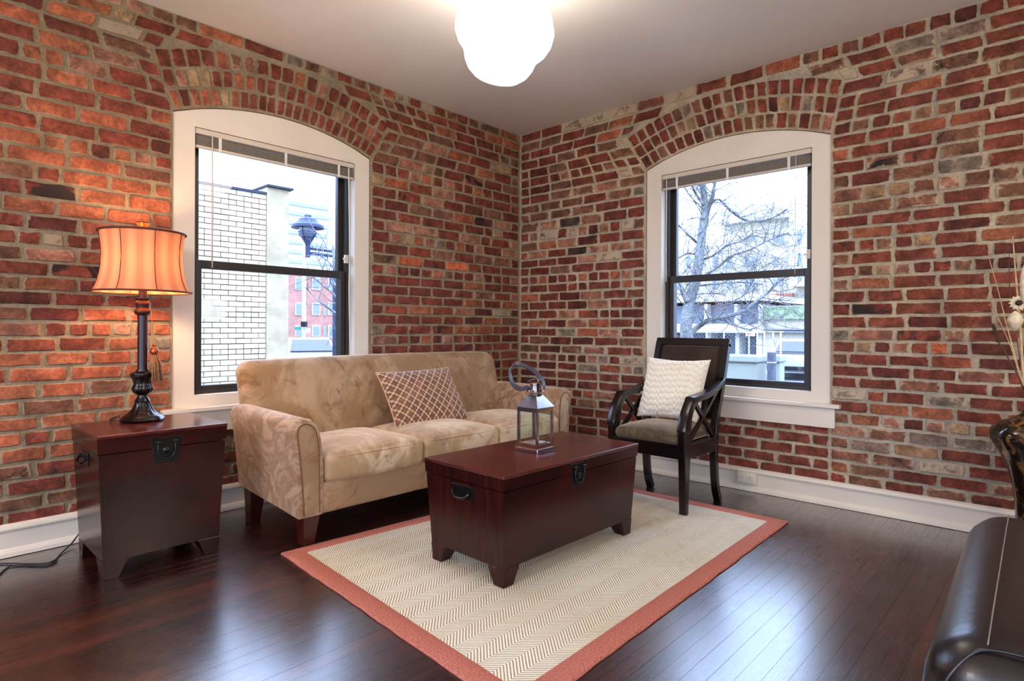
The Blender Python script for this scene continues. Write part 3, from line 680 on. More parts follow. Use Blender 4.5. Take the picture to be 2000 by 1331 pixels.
for GX, GY, GLAB in ((-4.9, -4.9, 'added white fill globe, out of view in the far back corner of the room'), (-1.8, -5.0, 'added white fill globe, out of view beside the right wall behind the bench'), (-5.0, -1.8, 'added white fill globe, out of view beside the left wall behind the side trunk')):
  gl2 = thing('ceiling_light', GLAB, 'ceiling light', (GX, GY, H))  # added pendants out of view, put in only to brighten the room

  bm = bmesh.new(); lathe(bm, prof[::-1], 32, cap=False); bm.transform(Matrix.Translation((0, 0, -.85))); bmesh.ops.recalc_face_normals(bm, faces=bm.faces); obj('globe_shade', bm, GLOBE_ADDED, gl2, 180)
  bm = bmesh.new(); lathe(bm, [(.074, .165), (.078, .205), (.02, .235), (.012, .85)], 24); bm.transform(Matrix.Translation((0, 0, -.85))); obj('fitter', bm, BRONZE, gl2, 40)

#PART2
# ------------------------------------------------------------------ rug
rug = thing('area_rug', 'cream herringbone woven rug with a rust red fabric border under the coffee trunk', 'rug', (-1.52, -1.57, 0))
RC = [(-1.080, -.795), (1.033, -.754), (1.030, .575), (-.970, .725)]   # corners seen in the photo: near-left, near-right... in rug space
bm = bmesh.new(); bwid = .078; N = 60
def rugedge(c, off, n):
    pts = []
    for i in range(4):
        a = Vector(c[i]); b = Vector(c[(i + 1) % 4]); 
        for k in range(n): pts.append(a.lerp(b, k / n))
    return pts
def inset(c, d):
    cx = sum(p[0] for p in c) / 4; cy = sum(p[1] for p in c) / 4
    return [(p[0] + (d if p[0] < cx else -d), p[1] + (d if p[1] < cy else -d)) for p in c]
o0 = rugedge(RC, 0, 24); rr = random.Random(3)
wv = [rr.uniform(-.0025, .0025) for _ in o0]
loops = []
for d, z in ((0, .0005), (-.002, .005), (.003, .0105), (.02, .0125), (bwid - .006, .0125), (bwid, .0095)):
    L = rugedge(inset(RC, d), 0, 24); loops.append([bm.verts.new((p.x + wv[i] * (1 if d < .01 else .3), p.y + wv[i - 7] * (1 if d < .01 else .3), z)) for i, p in enumerate(L)])
for a, b in zip(loops, loops[1:]):
    for i in range(len(a)): bm.faces.new((a[i], a[(i + 1) % len(a)], b[(i + 1) % len(a)], b[i]))
obj('border', bm, BINDING, rug, 40)
bm = bmesh.new(); L = inset(RC, bwid - .002); hexa(bm, [(x, y, .001) for x, y in L], [(x, y, .0095) for x, y in L]); obj('woven_field', bm, WEAVE, rug)
RUGZ = .0115

# ------------------------------------------------------------------ pyramid trunks
def trunk(name, label, cat, loc, rz, wx, wy, h, tp, lidh, footh, latch_w):
    t = thing(name, label, cat, loc, rz)
    hx, hy = wx / 2, wy / 2; zt = h; slab = .013; zl = zt - lidh
    def half(z): k = tp * (1 - z / zt); return hx - k - .004, hy - k - .004
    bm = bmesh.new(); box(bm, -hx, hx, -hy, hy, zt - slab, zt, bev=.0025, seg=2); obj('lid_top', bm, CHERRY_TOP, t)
    a1, b1 = half(zl + .001); a2, b2 = half(zt - slab); a1 += .0028; b1 += .0028; a2 += .0028; b2 += .0028
    bm = bmesh.new(); hexa(bm, [(-a1, -b1, zl + .0015), (a1, -b1, zl + .0015), (a1, b1, zl + .0015), (-a1, b1, zl + .0015)], [(-a2, -b2, zt - slab), (a2, -b2, zt - slab), (a2, b2, zt - slab), (-a2, b2, zt - slab)]); bevel_all(bm, .0015)
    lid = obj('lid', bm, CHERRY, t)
    fz = footh; a1, b1 = half(fz); a2, b2 = half(zl - .0025)
    bm = bmesh.new(); hexa(bm, [(-a1, -b1, fz), (a1, -b1, fz), (a1, b1, fz), (-a1, b1, fz)], [(-a2, -b2, zl - .0025), (a2, -b2, zl - .0025), (a2, b2, zl - .0025), (-a2, b2, zl - .0025)]); bevel_all(bm, .0015)
    obj('body', bm, CHERRY, t)
    for sx_ in (-1, 1):
        for sy_ in (-1, 1):
            A, B = half(fz); A0, B0 = half(0); bm = bmesh.new(); wt, wb = .088, .052
            def q(z, A, B, w_): return [(sx_ * (A + .002), sy_ * (B + .002), z), (sx_ * (A - w_), sy_ * (B + .002), z), (sx_ * (A - w_), sy_ * (B - w_), z), (sx_ * (A + .002), sy_ * (B - w_), z)]
            bo, to = q(0, A0, B0, wb), q(fz, A, B, wt)
            hexa(bm, bo, to); bmesh.ops.recalc_face_normals(bm, faces=bm.faces); bevel_all(bm, .0012); obj('foot', bm, CHERRY, t)
    # latch on the front (-y) face
    slope = tp / zt; fy = lambda z: -(hy - tp * (1 - z / zt) - .004) 
    W = latch_w / 2; zc = zl
    pl = [(-W, zc + .047), (-W * .33, zc + .042), (0, zc + .040), (W * .33, zc + .042), (W, zc + .047), (W * .78, zc - .01), (W * .72, zc - .066), (W * .3, zc - .060), (0, zc - .064), (-W * .3, zc - .060), (-W * .72, zc - .066), (-W * .78, zc - .01)]
    bm = bmesh.new(); prism(bm, pl, lambda u, v, d: Vector((u, fy(v) - d, v)), 0, .0035, .001, 1); lp = obj('latch_plate', bm, BLACKM, t)
    bm = bmesh.new(); r0 = W * .50; cz = zc - .012
    pts = [(-r0, fy(cz + .03) - .007, cz + .036)] + [(r0 * cos(a), fy(cz + r0 * sin(a)) - .0085, cz + r0 * 1.05 * sin(a)) for a in [pi + pi * k / 14 for k in range(15)]] + [(r0, fy(cz + .03) - .007, cz + .036)]
    tube(bm, pts, .0032, 8, up=(0, 1, 0)); obj('latch_ring', bm, BLACKM, lp, 180)
    for ss in (-1, 1): bm = bmesh.new(); tube(bm, [(ss * r0 - .010, fy(cz + .036) - .0065, cz + .036), (ss * r0 + .010, fy(cz + .036) - .0065, cz + .036)], .0052, 10); obj('latch_hinge', bm, BLACKM, lp, 40)
    bm = bmesh.new(); lathe(bm, [(.016, 0), (.015, .004), (.008, .007), (.004, .010), (.0005, .011)], 16); bm.transform(Matrix.Translation((0, fy(cz) - .0035, cz)) @ Matrix.Rotation(radians(90), 4, 'X')); obj('latch_boss', bm, BLACKM, lp, 40)
    bm = bmesh.new()
    for u, v in ((-W * .88, zc + .041), (W * .88, zc + .041), (-W * .64, zc - .058), (W * .64, zc - .058)):
        bmesh.ops.create_icosphere(bm, subdivisions=1, radius=.0028, matrix=Matrix.Translation((u, fy(v) - .004, v)))
    obj('nail_heads', bm, BLACKM, lp, 180)['kind'] = 'stuff'
    # bail handle on both end faces
    for sgn in (-1, 1):
        fx = lambda z: sgn * (hx - tp * (1 - z / zt) - .004); zh = zl - .045; hw = .068
        bm = bmesh.new(); prism(bm, [(-hw, zh + .030), (hw, zh + .030), (hw * .88, zh), (hw * .80, zh - .026), (hw * .3, zh - .021), (-hw * .3, zh - .021), (-hw * .80, zh - .026), (-hw * .88, zh)], lambda u, v, d: Vector((fx(v) + sgn * d, u, v)), 0, .0035, .001, 1)
        bmesh.ops.recalc_face_normals(bm, faces=bm.faces); hp = obj('handle_plate', bm, BLACKM, t)
        bm = bmesh.new(); X = lambda z, o: fx(z) + sgn * o
        pts = smoothpath([(X(zh, .010), -hw * .72, zh + .006), (X(zh, .018), -hw * .66, zh - .002), (X(zh, .024), -hw * .42, zh - .014), (X(zh, .026), 0, zh - .017), (X(zh, .024), hw * .42, zh - .014), (X(zh, .018), hw * .66, zh - .002), (X(zh, .010), hw * .72, zh + .006)], 5)
        tube(bm, pts, .0048, 10); obj('bail_handle', bm, BLACKM, hp, 180)
        bm = bmesh.new()
        for yy in (-hw * .72, hw * .72): tube(bm, [(X(zh, .002), yy, zh + .008), (X(zh, .016), yy, zh + .006)], .0068, 10, up=(0, 1, 0))
        obj('handle_posts', bm, BLACKM, hp, 40)['kind'] = 'stuff'
    return t
coffee = trunk('coffee_table_trunk', 'long dark cherry wood trunk used as coffee table on the cream rug', 'coffee table', (-1.649, -1.610, RUGZ), -.019, .926, .482, .4355, .025, .062, .072, .122)
side_t = trunk('side_table_trunk', 'tall dark cherry wood trunk carrying the table lamp beside the sofa', 'side table', (-2.881, -.409, 0), -.011, .491, .456, .575, .026, .074, .072, .130)

# ------------------------------------------------------------------ sofa
SX, SYY = -1.435, -.50
sofa = thing('sofa', 'tan suede three seat sofa with rolled arms below the left window', 'sofa', (SX, SYY, 0))
def S(x, y, z): return (x - SX, y - SYY, z)
bm = bmesh.new(); rbox(bm, S(-1.435, -.555, .215), (.868, .315, .072), .014); obj('seat_frame', bm, SUEDE, sofa, 180)
# arms: cross-section in x-z (o = distance inward from the outer bottom edge)
ARM = [(0, 0), (-.008, .14), (-.026, .30), (-.044, .395), (-.043, .422), (-.030, .440), (-.004, .449), (.026, .450), (.060, .440), (.082, .420), (.097, .390), (.106, .35), (.112, .28), (.115, .18), (.116, 0)]
def arm(sgn):
    x0 = -2.415 if sgn < 0 else -.462
    ys = [-.868, -.862, -.845, -.70, -.55, -.40, -.27, -.225, -.215]; bm = bmesh.new(); rings = []
    for j, y in enumerate(ys):
        e = {0: .010, 1: .004, len(ys) - 1: .012, len(ys) - 2: .003}.get(j, 0); t = (y + .868) / .653
        zb = .140 + .045 * t; zt = 1 + .03 * t; cxm, czm = .05, .25; row = []
        for o, hz in ARM:
            oo = o + (cxm - o) * e * 6 * .25; z = zb + hz * (.458 + .014 * t - .045 * t) / .458 if hz > 0 else zb
            z = z - e * (1 if hz > .2 else -1) * (1 if hz > .38 else .3)
            wob = .0025 * sin(y * 23 + hz * 17)
            row.append(bm.verts.new(S(x0 - sgn * (oo) + (-sgn) * 0 + wob, y, z)))
        rings.append(row)
    n = len(ARM)
    for a, b in zip(rings, rings[1:]):
        for k in range(n): bm.faces.new((a[k], a[(k + 1) % n], b[(k + 1) % n], b[k]))
    bm.faces.new(rings[0][::-1]); bm.faces.new(rings[-1]); bmesh.ops.recalc_face_normals(bm, faces=bm.faces)
    a = obj('arm', bm, SUEDE_ARM, sofa, 50)
    # inset front panel and its piping
    pin = []
    for o, hz in [(.020, .012), (.010, .16), (-.004, .30), (-.014, .385), (-.004, .414), (.026, .424), (.052, .414), (.072, .392), (.084, .35), (.092, .25), (.096, .012)]:
        pin.append((x0 - sgn * o, .142 + hz))
    bm = bmesh.new(); prism(bm, pin, lambda u, v, d: Vector(S(u, -.868 - d, v)), -.004, .0045, .003, 2); obj('arm_front', bm, SUEDE, a, 50)
    bm = bmesh.new(); pts = [Vector(S(u, -.871, v)) for u, v in pin]; tube(bm, smoothpath(pts, 3), .0034, 6, up=(0, 1, 0)); obj('piping', bm, PIPING, a, 180)
arm(-1); arm(1)
# back: a slab that leans away and rolls over at the top
def backfn(P, uvw):
    t = (uvw[2] + 1) / 2; x, y, z = P
    y += .13 * t + .02 * t * t; 
    z += .012 * (1 - uvw[0] ** 2) * t - .014 * max(0, abs(uvw[0]) - .93) / .07 * t
    y -= .022 * (1 - uvw[0] ** 4) * (1 - (2 * t - 1) ** 2) * (1 if uvw[1] < 0 else 0)
    y += .012 * sin(x * 3.1) * t
    x *= 1 + .010 * t
    return (x, y, z)
bm = bmesh.new(); rbox(bm, S(-1.435, -.280, .500), (.950, .062, .322), .055, (24, 4, 14), backfn); obj('backrest', bm, SUEDE, sofa, 180)
# seat cushions
xb = [(-2.292, -1.720), (-1.716, -1.146), (-1.142, -.572)]
for i, (x0, x1) in enumerate(xb):
    ph = i * 1.7
    def cfn(P, u, ph=ph):
        x, y, z = P
        k = (1 - u[0] ** 4) * (1 - u[1] ** 4)
        if u[2] > 0: z += .030 * k * u[2] + .004 * sin(x * 9 + ph) * k
        if abs(u[1]) > .9 and u[1] < 0: y -= .010 * (1 - u[0] ** 2) * (1 - abs(u[2]))
        if u[1] < -.8: z -= .006 * (1 - abs(u[0])) 
        return (x, y, z)
    bm = bmesh.new(); rbox(bm, S((x0 + x1) / 2, -.615, .347), ((x1 - x0) / 2, .272, .066), .030, (14, 14, 5), cfn); cu = obj('seat_cushion', bm, SUEDE_SEAT, sofa, 180)
    for z in (.397, .297):
        bm = bmesh.new(); a = (x1 - x0) / 2; X0 = (x0 + x1) / 2
        pts = []
        for k in range(25):
            u = -1 + 2 * k / 24; e = max(0, abs(u) - .88) / .12; pts.append(S(X0 + u * (a - .006), -.887 - .009 * (1 - u * u) * (1 - abs((z - .347) / .066)) + .022 * e * e + .0045, z))
        tube(bm, pts, .0032, 6); obj('piping', bm, SUEDE_SEAT, cu, 180)
for (x, y, zt, b0) in ((-2.352, -.822, .146, .0115), (-.520, -.822, .146, .0115), (-2.362, -.300, .175, 0), (-.510, -.300, .175, 0)):
    bm = bmesh.new(); sxn = -1 if x < -1 else 1; syn = -1 if y < -.5 else 1
    a, b = .040, .026
    bo = [(x + sxn * .010 + i * b, y + syn * (.004) + j * b, b0) for i, j in ((-1, -1), (1, -1), (1, 1), (-1, 1))]; to = [(x + i * a, y + j * a, zt) for i, j in ((-1, -1), (1, -1), (1, 1), (-1, 1))]
    hexa(bm, [S(*p) for p in bo], [S(*p) for p in to]); bevel_all(bm, .002); obj('leg', bm, LEGWOOD, sofa)

# ------------------------------------------------------------------ pillows
def pillow(name, label, w_, h_, t_, mats, M4, pinch=.06, disp=None, n=40):
    bm = bmesh.new(); top = {}; bot = {}; lr = bm.verts.layers.float.new('Ruc')
    for i in range(n + 1):
        for j in range(n + 1):
            u = -1 + 2 * i / n; v = -1 + 2 * j / n
            x = u * w_ / 2 * (1 - pinch * (1 - v * v) * abs(u) ** 3 * 1.0); y = v * h_ / 2 * (1 - pinch * 1.3 * (1 - u * u) * abs(v) ** 3)
            th = t_ / 2 * ((1 - abs(u) ** 2.6) * (1 - abs(v) ** 2.6)) ** .50
            dz = disp(x, y, u, v) * min(1, th / (t_ * .18)) if disp else 0
            edge = i in (0, n) or j in (0, n)
            a = bm.verts.new((x, y, th + dz)); a[lr] = (dz + .002) / .0085 if disp and not edge else .6; top[i, j] = a
            bot[i, j] = a if edge else bm.verts.new((x, y, -th * .8))
    for i in range(n):
        for j in range(n):
            bm.faces.new((top[i, j], top[i + 1, j], top[i + 1, j + 1], top[i, j + 1]))
            q = (bot[i, j], bot[i, j + 1], bot[i + 1, j + 1], bot[i + 1, j])
            try: bm.faces.new(q)
            except ValueError: pass
    o = obj(name, bm, mats, None, 180); o.matrix_world = M4; return tag(o, label, 'cushion')
def frame(c, xa, ya):
    xa = Vector(xa).normalized(); ya = Vector(ya); ya = (ya - xa * ya.dot(xa)).normalized(); za = xa.cross(ya)
    return Matrix(((xa.x, ya.x, za.x, c[0]), (xa.y, ya.y, za.y, c[1]), (xa.z, ya.z, za.z, c[2]), (0, 0, 0, 1)))
pl = pillow('throw_pillow', 'brown and cream quatrefoil patterned lumbar pillow leaning on the sofa back', .56, .385, .135, QUATRE, frame((-1.375, -.452, .575), (1, -.02, .015), (-.07, .20, .31)), .05)
bm = bmesh.new(); w_, h_ = .56, .385; P_ = []
for k in range(160):
    s = k / 160 * 4; i = int(s); f = s - i; u, v = [(-1 + 2 * f, -1), (1, -1 + 2 * f), (1 - 2 * f, 1), (-1, 1 - 2 * f)][i]
    P_.append((u * w_ / 2 * (1 - .05 * (1 - v * v) * abs(u) ** 3), v * h_ / 2 * (1 - .065 * (1 - u * u) * abs(v) ** 3), -.001))
tube(bm, P_, .004, 6, closed=True); obj('piping', bm, simple('gold_piping', (206, 162, 110), .7), pl, 180)
def ruche(x, y, u, v):
    col_ = round(x / .0135); off = .8 * sin(col_ * 12.9898) + .3 * sin(col_ * 4.3); a = sin((y / .036 + off) * 2 * pi + .6 * sin(x * 35)) * .5 + .5; b = cos((x / .0135 - col_) * pi); return .0085 * (a ** .6) * max(0, b) ** .7 - .002
pillow('throw_pillow', 'square cream ruched pillow sitting on the wooden armchair', .405, .385, .13, KNIT, frame((-.462, -1.655, .645), (.02, -1, -.01), (.13, .055, .34)), .075, ruche, 150)

# ------------------------------------------------------------------ armchair
CHX, CHY = -.57, -1.665
chair = thing('armchair', 'dark espresso wood armchair with crossed side bars and olive seat near the right window', 'chair', (CHX, CHY, 0))
def K(x, y, z): return (x - CHX, y - CHY, z)
YR, YL = -1.882, -1.440      # centre lines of the two side frames
HT = .017
def slab(bm, poly, yc, ht=HT, bev=.003):
    prism(bm, poly, lambda u, v, d: Vector(K(u, yc + d, v)), -ht, ht, bev, 2)
def ribbon(path, w0, w1=None):
    """closed outline of given width around an x-z path"""
    P = smoothpath([(a, 0, b) for a, b in path], 5); L = []; R = []; n = len(P)
    for i, p in enumerate(P):
        t = (P[min(i + 1, n - 1)] - P[max(i - 1, 0)]).normalized(); nn = Vector((-t.z, 0, t.x)); w = w0 + ((w1 if w1 is not None else w0) - w0) * i / (n - 1)
        L.append((p.x + nn.x * w / 2, p.z + nn.z * w / 2)); R.append((p.x - nn.x * w / 2, p.z - nn.z * w / 2))
    return L + R[::-1]
for yc in (YR, YL):
    bm = bmesh.new(); slab(bm, [(-.800, .445), (-.795, .30), (-.788, .15), (-.783, RUGZ), (-.752, RUGZ), (-.744, .15), (-.730, .30), (-.726, .40), (-.730, .445)], yc, .020); obj('front_leg', bm, ESPRESSO, chair)
    bm = bmesh.new(); slab(bm, ribbon([(-.338, 0), (-.372, .07), (-.392, .18), (-.398, .32), (-.392, .42), (-.366, .52), (-.315, .65), (-.264, .80), (-.226, .915)], .036, .040), yc, .0195); obj('rear_leg', bm, ESPRESSO, chair)
    bm = bmesh.new(); slab(bm, [(-.735, .302), (-.405, .302), (-.405, .382), (-.735, .382)], yc, .016); obj('side_rail', bm, ESPRESSO, chair)
    ap = [(-.803, .452), (-.800, .470), (-.782, .520), (-.755, .566), (-.722, .604), (-.704, .628), (-.690, .634), (-.60, .640), (-.50, .650), (-.41, .672), (-.34, .700), (-.298, .722), (-.306, .688), (-.37, .652), (-.44, .626), (-.54, .609), (-.640, .602), (-.672, .592), (-.700, .560), (-.722, .520), (-.732, .480), (-.732, .445), (-.798, .445)]
    bm = bmesh.new(); slab(bm, ap, yc, .026, .004); obj('armrest', bm, ESPRESSO, chair, 40)
    bm = bmesh.new(); slab(bm, ribbon([(-.650, .600), (-.53, .490), (-.410, .380)], .023), yc, .009, .001); obj('cross_bar', bm, ESPRESSO, chair)
    bm = bmesh.new(); slab(bm, ribbon([(-.725, .385), (-.545, .510), (-.360, .648)], .023), yc, .0088, .001); obj('cross_bar', bm, ESPRESSO, chair)
bm = bmesh.new(); box(bm, *[v for v in (-.795 - CHX, -.765 - CHX, YR - CHY, YL - CHY, .305, .382)], bev=.003, seg=2); obj('front_rail', bm, ESPRESSO, chair)
bm = bmesh.new(); box(bm, -.405 - CHX, -.380 - CHX, YR - CHY, YL - CHY, .305, .382, bev=.003, seg=2); obj('rear_rail', bm, ESPRESSO, chair)
def cush(P, u): 
    x, y, z = P; k = (1 - u[0] ** 4) * (1 - u[1] ** 4)
    return (x, y, z + (.030 * k if u[2] > 0 else 0))
bm = bmesh.new(); rbox(bm, K(-.598, -1.661, .408), (.200, .200, .028), .024, (12, 12, 4), cush); obj('seat_cushion', bm, VELVET, chair, 180)
# back frame: leaning plane from (x -.388, z .43) to (x -.216, z .935)
bk0 = Vector((-.388, 0, .43)); bk1 = Vector((-.214, 0, .940)); ax_ = (bk1 - bk0).normalized(); nn_ = Vector((-ax_.z, 0, ax_.x)); LB = (bk1 - bk0).length
def BKp(u, v, d): p = bk0 + ax_ * v + nn_ * d; return Vector(K(p.x, u, p.z))
def bkslab(bm, poly, d0, d1, bev=.003): prism(bm, poly, BKp, d0, d1, bev, 2)
bm = bmesh.new(); bkslab(bm, [(YR - .0195, LB - .048), (YL + .0195, LB - .048), (YL + .0195, LB), (YR - .0195, LB)], -.018, .020, .003); bmesh.ops.recalc_face_normals(bm, faces=bm.faces); obj('top_rail', bm, ESPRESSO, chair)
bm = bmesh.new(); bkslab(bm, [(YR, .05), (YL, .05), (YL, .09), (YR, .09)], -.014, .014, .002); bmesh.ops.recalc_face_normals(bm, faces=bm.faces); obj('lower_back_rail', bm, ESPRESSO, chair)
for y0, y1 in ((YR + .0195, YR + .036), (YL - .036, YL - .0195)):
    bm = bmesh.new(); bkslab(bm, [(y0, .09), (y1, .09), (y1, LB - .048), (y0, LB - .048)], -.012, .014, .001); bmesh.ops.recalc_face_normals(bm, faces=bm.faces); obj('back_stile', bm, ESPRESSO, chair)
def bpad(P, u): x, y, z = P; return (x, y, z + (.010 * (1 - u[0] ** 4) * (1 - u[1] ** 4) if u[2] > 0 else 0))
bm = bmesh.new(); hh = (LB - .048 - .09) / 2; rbox(bm, (0, 0, 0), ((YL - YR) / 2 - .037, hh - .001, .012), .010, (8, 8, 3), bpad)
cc = BKp((YL + YR) / 2, .09 + hh, .006); mm = Matrix((( 0, ax_.x, nn_.x, cc.x), (-1, 0, 0, cc.y), (0, ax_.z, nn_.z, cc.z), (0, 0, 0, 1))); bm.transform(mm); bmesh.ops.recalc_face_normals(bm, faces=bm.faces); obj('back_pad', bm, VELVETB, chair, 180)

# ------------------------------------------------------------------ lantern on the coffee trunk
LT = RUGZ + .4355
lan = thing('candle_lantern', 'brushed steel and glass candle lantern with a strap handle on the coffee trunk', 'lantern', (-1.655, -1.600, LT), radians(1.5))
bm = bmesh.new(); box(bm, -.067, .067, -.067, .067, 0, .017, bev=.003, seg=2); obj('base', bm, CHROME, lan)
hb = .059; z0, z1 = .017, .198
bm = bmesh.new()
for i in (-1, 1):
    for j in (-1, 1): box(bm, *(sorted((i * hb, i * (hb - .0105)))), *(sorted((j * hb, j * (hb - .0105)))), z0, z1)
for z in ((z0, z0 + .016), (z1 - .020, z1)):
    for s in (-1, 1): box(bm, -hb + .0088, hb - .0088, *(sorted((s * (hb - .0003), s * (hb - .006)))), *z); box(bm, *(sorted((s * (hb - .0003), s * (hb - .006)))), -hb + .0088, hb - .0088, *z)
obj('frame', bm, CHROME_B, lan)
bm = bmesh.new(); box(bm, -hb + .006, hb - .006, -hb + .006, hb - .006, z0, z0 + .004); obj('floor_plate', bm, CHROME_B, lan)
for k in range(4):
    bm = bmesh.new(); box(bm, -hb + .009, hb - .009, hb - .0045, hb - .003, z0 + .016, z1 - .020); bm.transform(Matrix.Rotation(k * pi / 2, 4, 'Z')); obj('glass_pane', bm, LGLASS, lan)
bm = bmesh.new(); hexa(bm, [(-.062, -.062, z1), (.062, -.062, z1), (.062, .062, z1), (-.062, .062, z1)], [(-.023, -.023, .252), (.023, -.023, .252), (.023, .023, .252), (-.023, .023, .252)]); bevel_all(bm, .0015); obj('roof', bm, CHROME, lan)
bm = bmesh.new(); lathe(bm, [(.031, .250), (.032, .254), (.0255, .258), (.0255, .298), (.027, .301), (.027, .306), (.012, .308)], 32); obj('chimney', bm, CHROME_B, lan, 30)
bm = bmesh.new()
for k in range(6):
    a = k * pi / 3 + .3; box(bm, .024 * cos(a) - .004, .024 * cos(a) + .004, .024 * sin(a) - .004, .024 * sin(a) + .004, .268, .272)
obj('vent_holes', bm, SLOT, lan)['kind'] = 'stuff'
bm = bmesh.new(); pts = [(-.036 + .012 * k, 0, .312 + .012 * (1 - ((k - 3) / 3.0) ** 2)) for k in range(7)]
sweep(bm, pts, [(-.018, -.0008), (.018, -.0008), (.018, .0008), (-.018, .0008)], (0, 0, 1)); bm.transform(Matrix.Rotation(radians(-47), 4, 'Z')); obj('chimney_cap', bm, CHROME, lan, 40)
# strap handle loop, tipped over to the left
L2 = lambda a, b, c=0: Vector((RT0.x * a + FW.x * c, RT0.y * a + FW.y * c, b))
strap = smoothpath([L2(.032, .262), L2(.038, .290), L2(.026, .325), L2(-.012, .362), L2(-.062, .388), L2(-.098, .390), L2(-.116, .362), L2(-.112, .320), L2(-.092, .288), L2(-.064, .278), L2(-.040, .284), L2(-.030, .268)], 6)
bm = bmesh.new(); sweep(bm, strap, [(-.010, -.0022), (.010, -.0022), (.010, .0022), (-.010, .0022)], tuple(FW)) 
bm.clear(); n = len(strap); rings = []
for i, p in enumerate(strap):
    t = (strap[min(i + 1, n - 1)] - strap[max(i - 1, 0)]).normalized(); nr = t.cross(Vector(FW)).normalized(); sd = (Vector(FW) * .7 + Vector(UP0) * .5 + Vector(RT0) * .35).normalized(); sd = (sd - t * sd.dot(t)).normalized(); nr = t.cross(sd)
    rings.append([bm.verts.new(p + sd * a + nr * b) for a, b in ((-.0125, -.0025), (.0125, -.0025), (.0125, .0025), (-.0125, .0025))])
for a, b in zip(rings, rings[1:]):
    for k in range(4): bm.faces.new((a[k], a[(k + 1) % 4], b[(k + 1) % 4], b[k]))
bm.faces.new(rings[0]); bm.faces.new(rings[-1][::-1]); bmesh.ops.recalc_face_normals(bm, faces=bm.faces); obj('strap_handle', bm, simple('slate_leather', (62, 58, 72), .32, spec=.8), lan, 40)
bm = bmesh.new()
for p in (L2(.034, .268, -.012), L2(-.030, .270, -.012)): bmesh.ops.create_icosphere(bm, subdivisions=2, radius=.005, matrix=Matrix.Translation(p))
obj('rivets', bm, CHROME_B, lan, 180)['kind'] = 'stuff'
bm = bmesh.new(); tube(bm, [(hb, -.045, .10), (hb + .010, -.045, .10)], .002, 6); obj('door_knob', bm, CHROME_B, lan)

# ------------------------------------------------------------------ table lamp
lamp = thing('table_lamp', 'lit table lamp with an orange bell shade and dark carved column on the side trunk', 'lamp', (-2.88, -.30, .575))
zz = lambda Y: (822 - Y) * .002327
flute = lambda a, z: 1 + (.05 * cos(12 * a) if (.03 < z < .085 or .125 < z < .195) else (.03 * cos(6 * a) if z < .03 else 0))
pr = [(.070, 0), (.086, .004), (.089, .010), (.084, .016), (.080, .022), (.074, .027), (.056, .036), (.042, .052), (.033, .072), (.030, .085), (.032, .090), (.028, .098), (.021, .108), (.021, .118), (.031, .126), (.039, .136), (.042, .146), (.038, .158), (.034, .166), (.036, .182), (.046, .200), (.050, .210), (.049, .216), (.036, .222), (.028, .226), (.027, .232)]
bm = bmesh.new(); lathe(bm, pr, 72, fn=flute); obj('base', bm, BRONZE, lamp, 35)
bm = bmesh.new(); lathe(bm, [(.0215, .230), (.0205, .26), (.0205, .44), (.0215, .480)], 24); obj('column', bm, COLUMN, lamp, 40)
bm = bmesh.new(); lathe(bm, [(.022, .478), (.030, .484), (.035, .492), (.034, .500), (.029, .506), (.026, .512), (.027, .520), (.031, .526), (.031, .534), (.028, .540), (.024, .545), (.028, .551), (.029, .556), (.020, .558)], 28); obj('collar', bm, simple('aged_copper', (66, 36, 26), .3, metal=.5), lamp, 50)
bm = bmesh.new(); lathe(bm, [(.018, .556), (.017, .60), (.017, .640), (.010, .645), (.010, .67)], 20); obj('stem', bm, COLUMN, lamp, 40)
sp = [(.196, .585), (.186, .603), (.176, .630), (.168, .665), (.163, .705), (.161, .745), (.163, .785), (.167, .820), (.171, .850)]
NP = 8; seg = 64
bm = bmesh.new(); lay_ = bm.verts.layers.float.new('Pan'); rows_ = []
for r, z in sp:
    row = []
    for k in range(seg):
        a = 2 * pi * k / seg; ph = (a / (2 * pi) * NP) % 1; rr = r * (1 - .018 * (1 - (2 * ph - 1) ** 2)); v = bm.verts.new((rr * cos(a), rr * sin(a), z)); v[lay_] = 1.0 if (k // 2) % 2 else .35; row.append(v)
    rows_.append(row)
for a, b in zip(rows_, rows_[1:]):
    for k in range(seg): bm.faces.new((a[k], a[(k + 1) % seg], b[(k + 1) % seg], b[k]))
shade = obj('lamp_shade', bm, SHADE, lamp, 180)
for k in range(NP):
    a = 2 * pi * k / NP; bm = bmesh.new(); tube(bm, [((r + .001) * cos(a), (r + .001) * sin(a), z) for r, z in sp], .0016, 6); obj('rib', bm, TRIM, shade, 180)
for (r, z, rr) in ((.197, .584, .0042), (.172, .852, .0048)):
    bm = bmesh.new(); tube(bm, [(r * cos(2 * pi * k / 48), r * sin(2 * pi * k / 48), z) for k in range(48)], rr, 8, closed=True); obj('shade_trim', bm, TRIM, shade, 180)
bm = bmesh.new()
for k in range(3): a = 2 * pi * k / 3 + .4; tube(bm, [(0, 0, .842), (.17 * cos(a), .17 * sin(a), .848)], .0015, 6)
lathe(bm, [(.012, .838), (.012, .846), (.003, .848)], 12); tube(bm, smoothpath([(.0, -.02, .66), (.0, -.055, .70), (.0, -.06, .77), (0, -.02, .84), (0, 0, .845)], 5), .002, 6); tube(bm, smoothpath([(.0, .02, .66), (.0, .055, .70), (.0, .06, .77), (0, .02, .84), (0, 0, .845)], 5), .002, 6)
obj('shade_carrier', bm, BLACKM, lamp, 180)
bm = bmesh.new(); lathe(bm, [(.004, .846), (.012, .854), (.016, .866), (.013, .878), (.022, .888), (.029, .896), (.024, .902), (.010, .898), (.002, .894)], 24, fn=lambda a, z: 1 + (.12 * cos(6 * a) if z > .875 else 0)); obj('finial', bm, COPPER, lamp, 50)
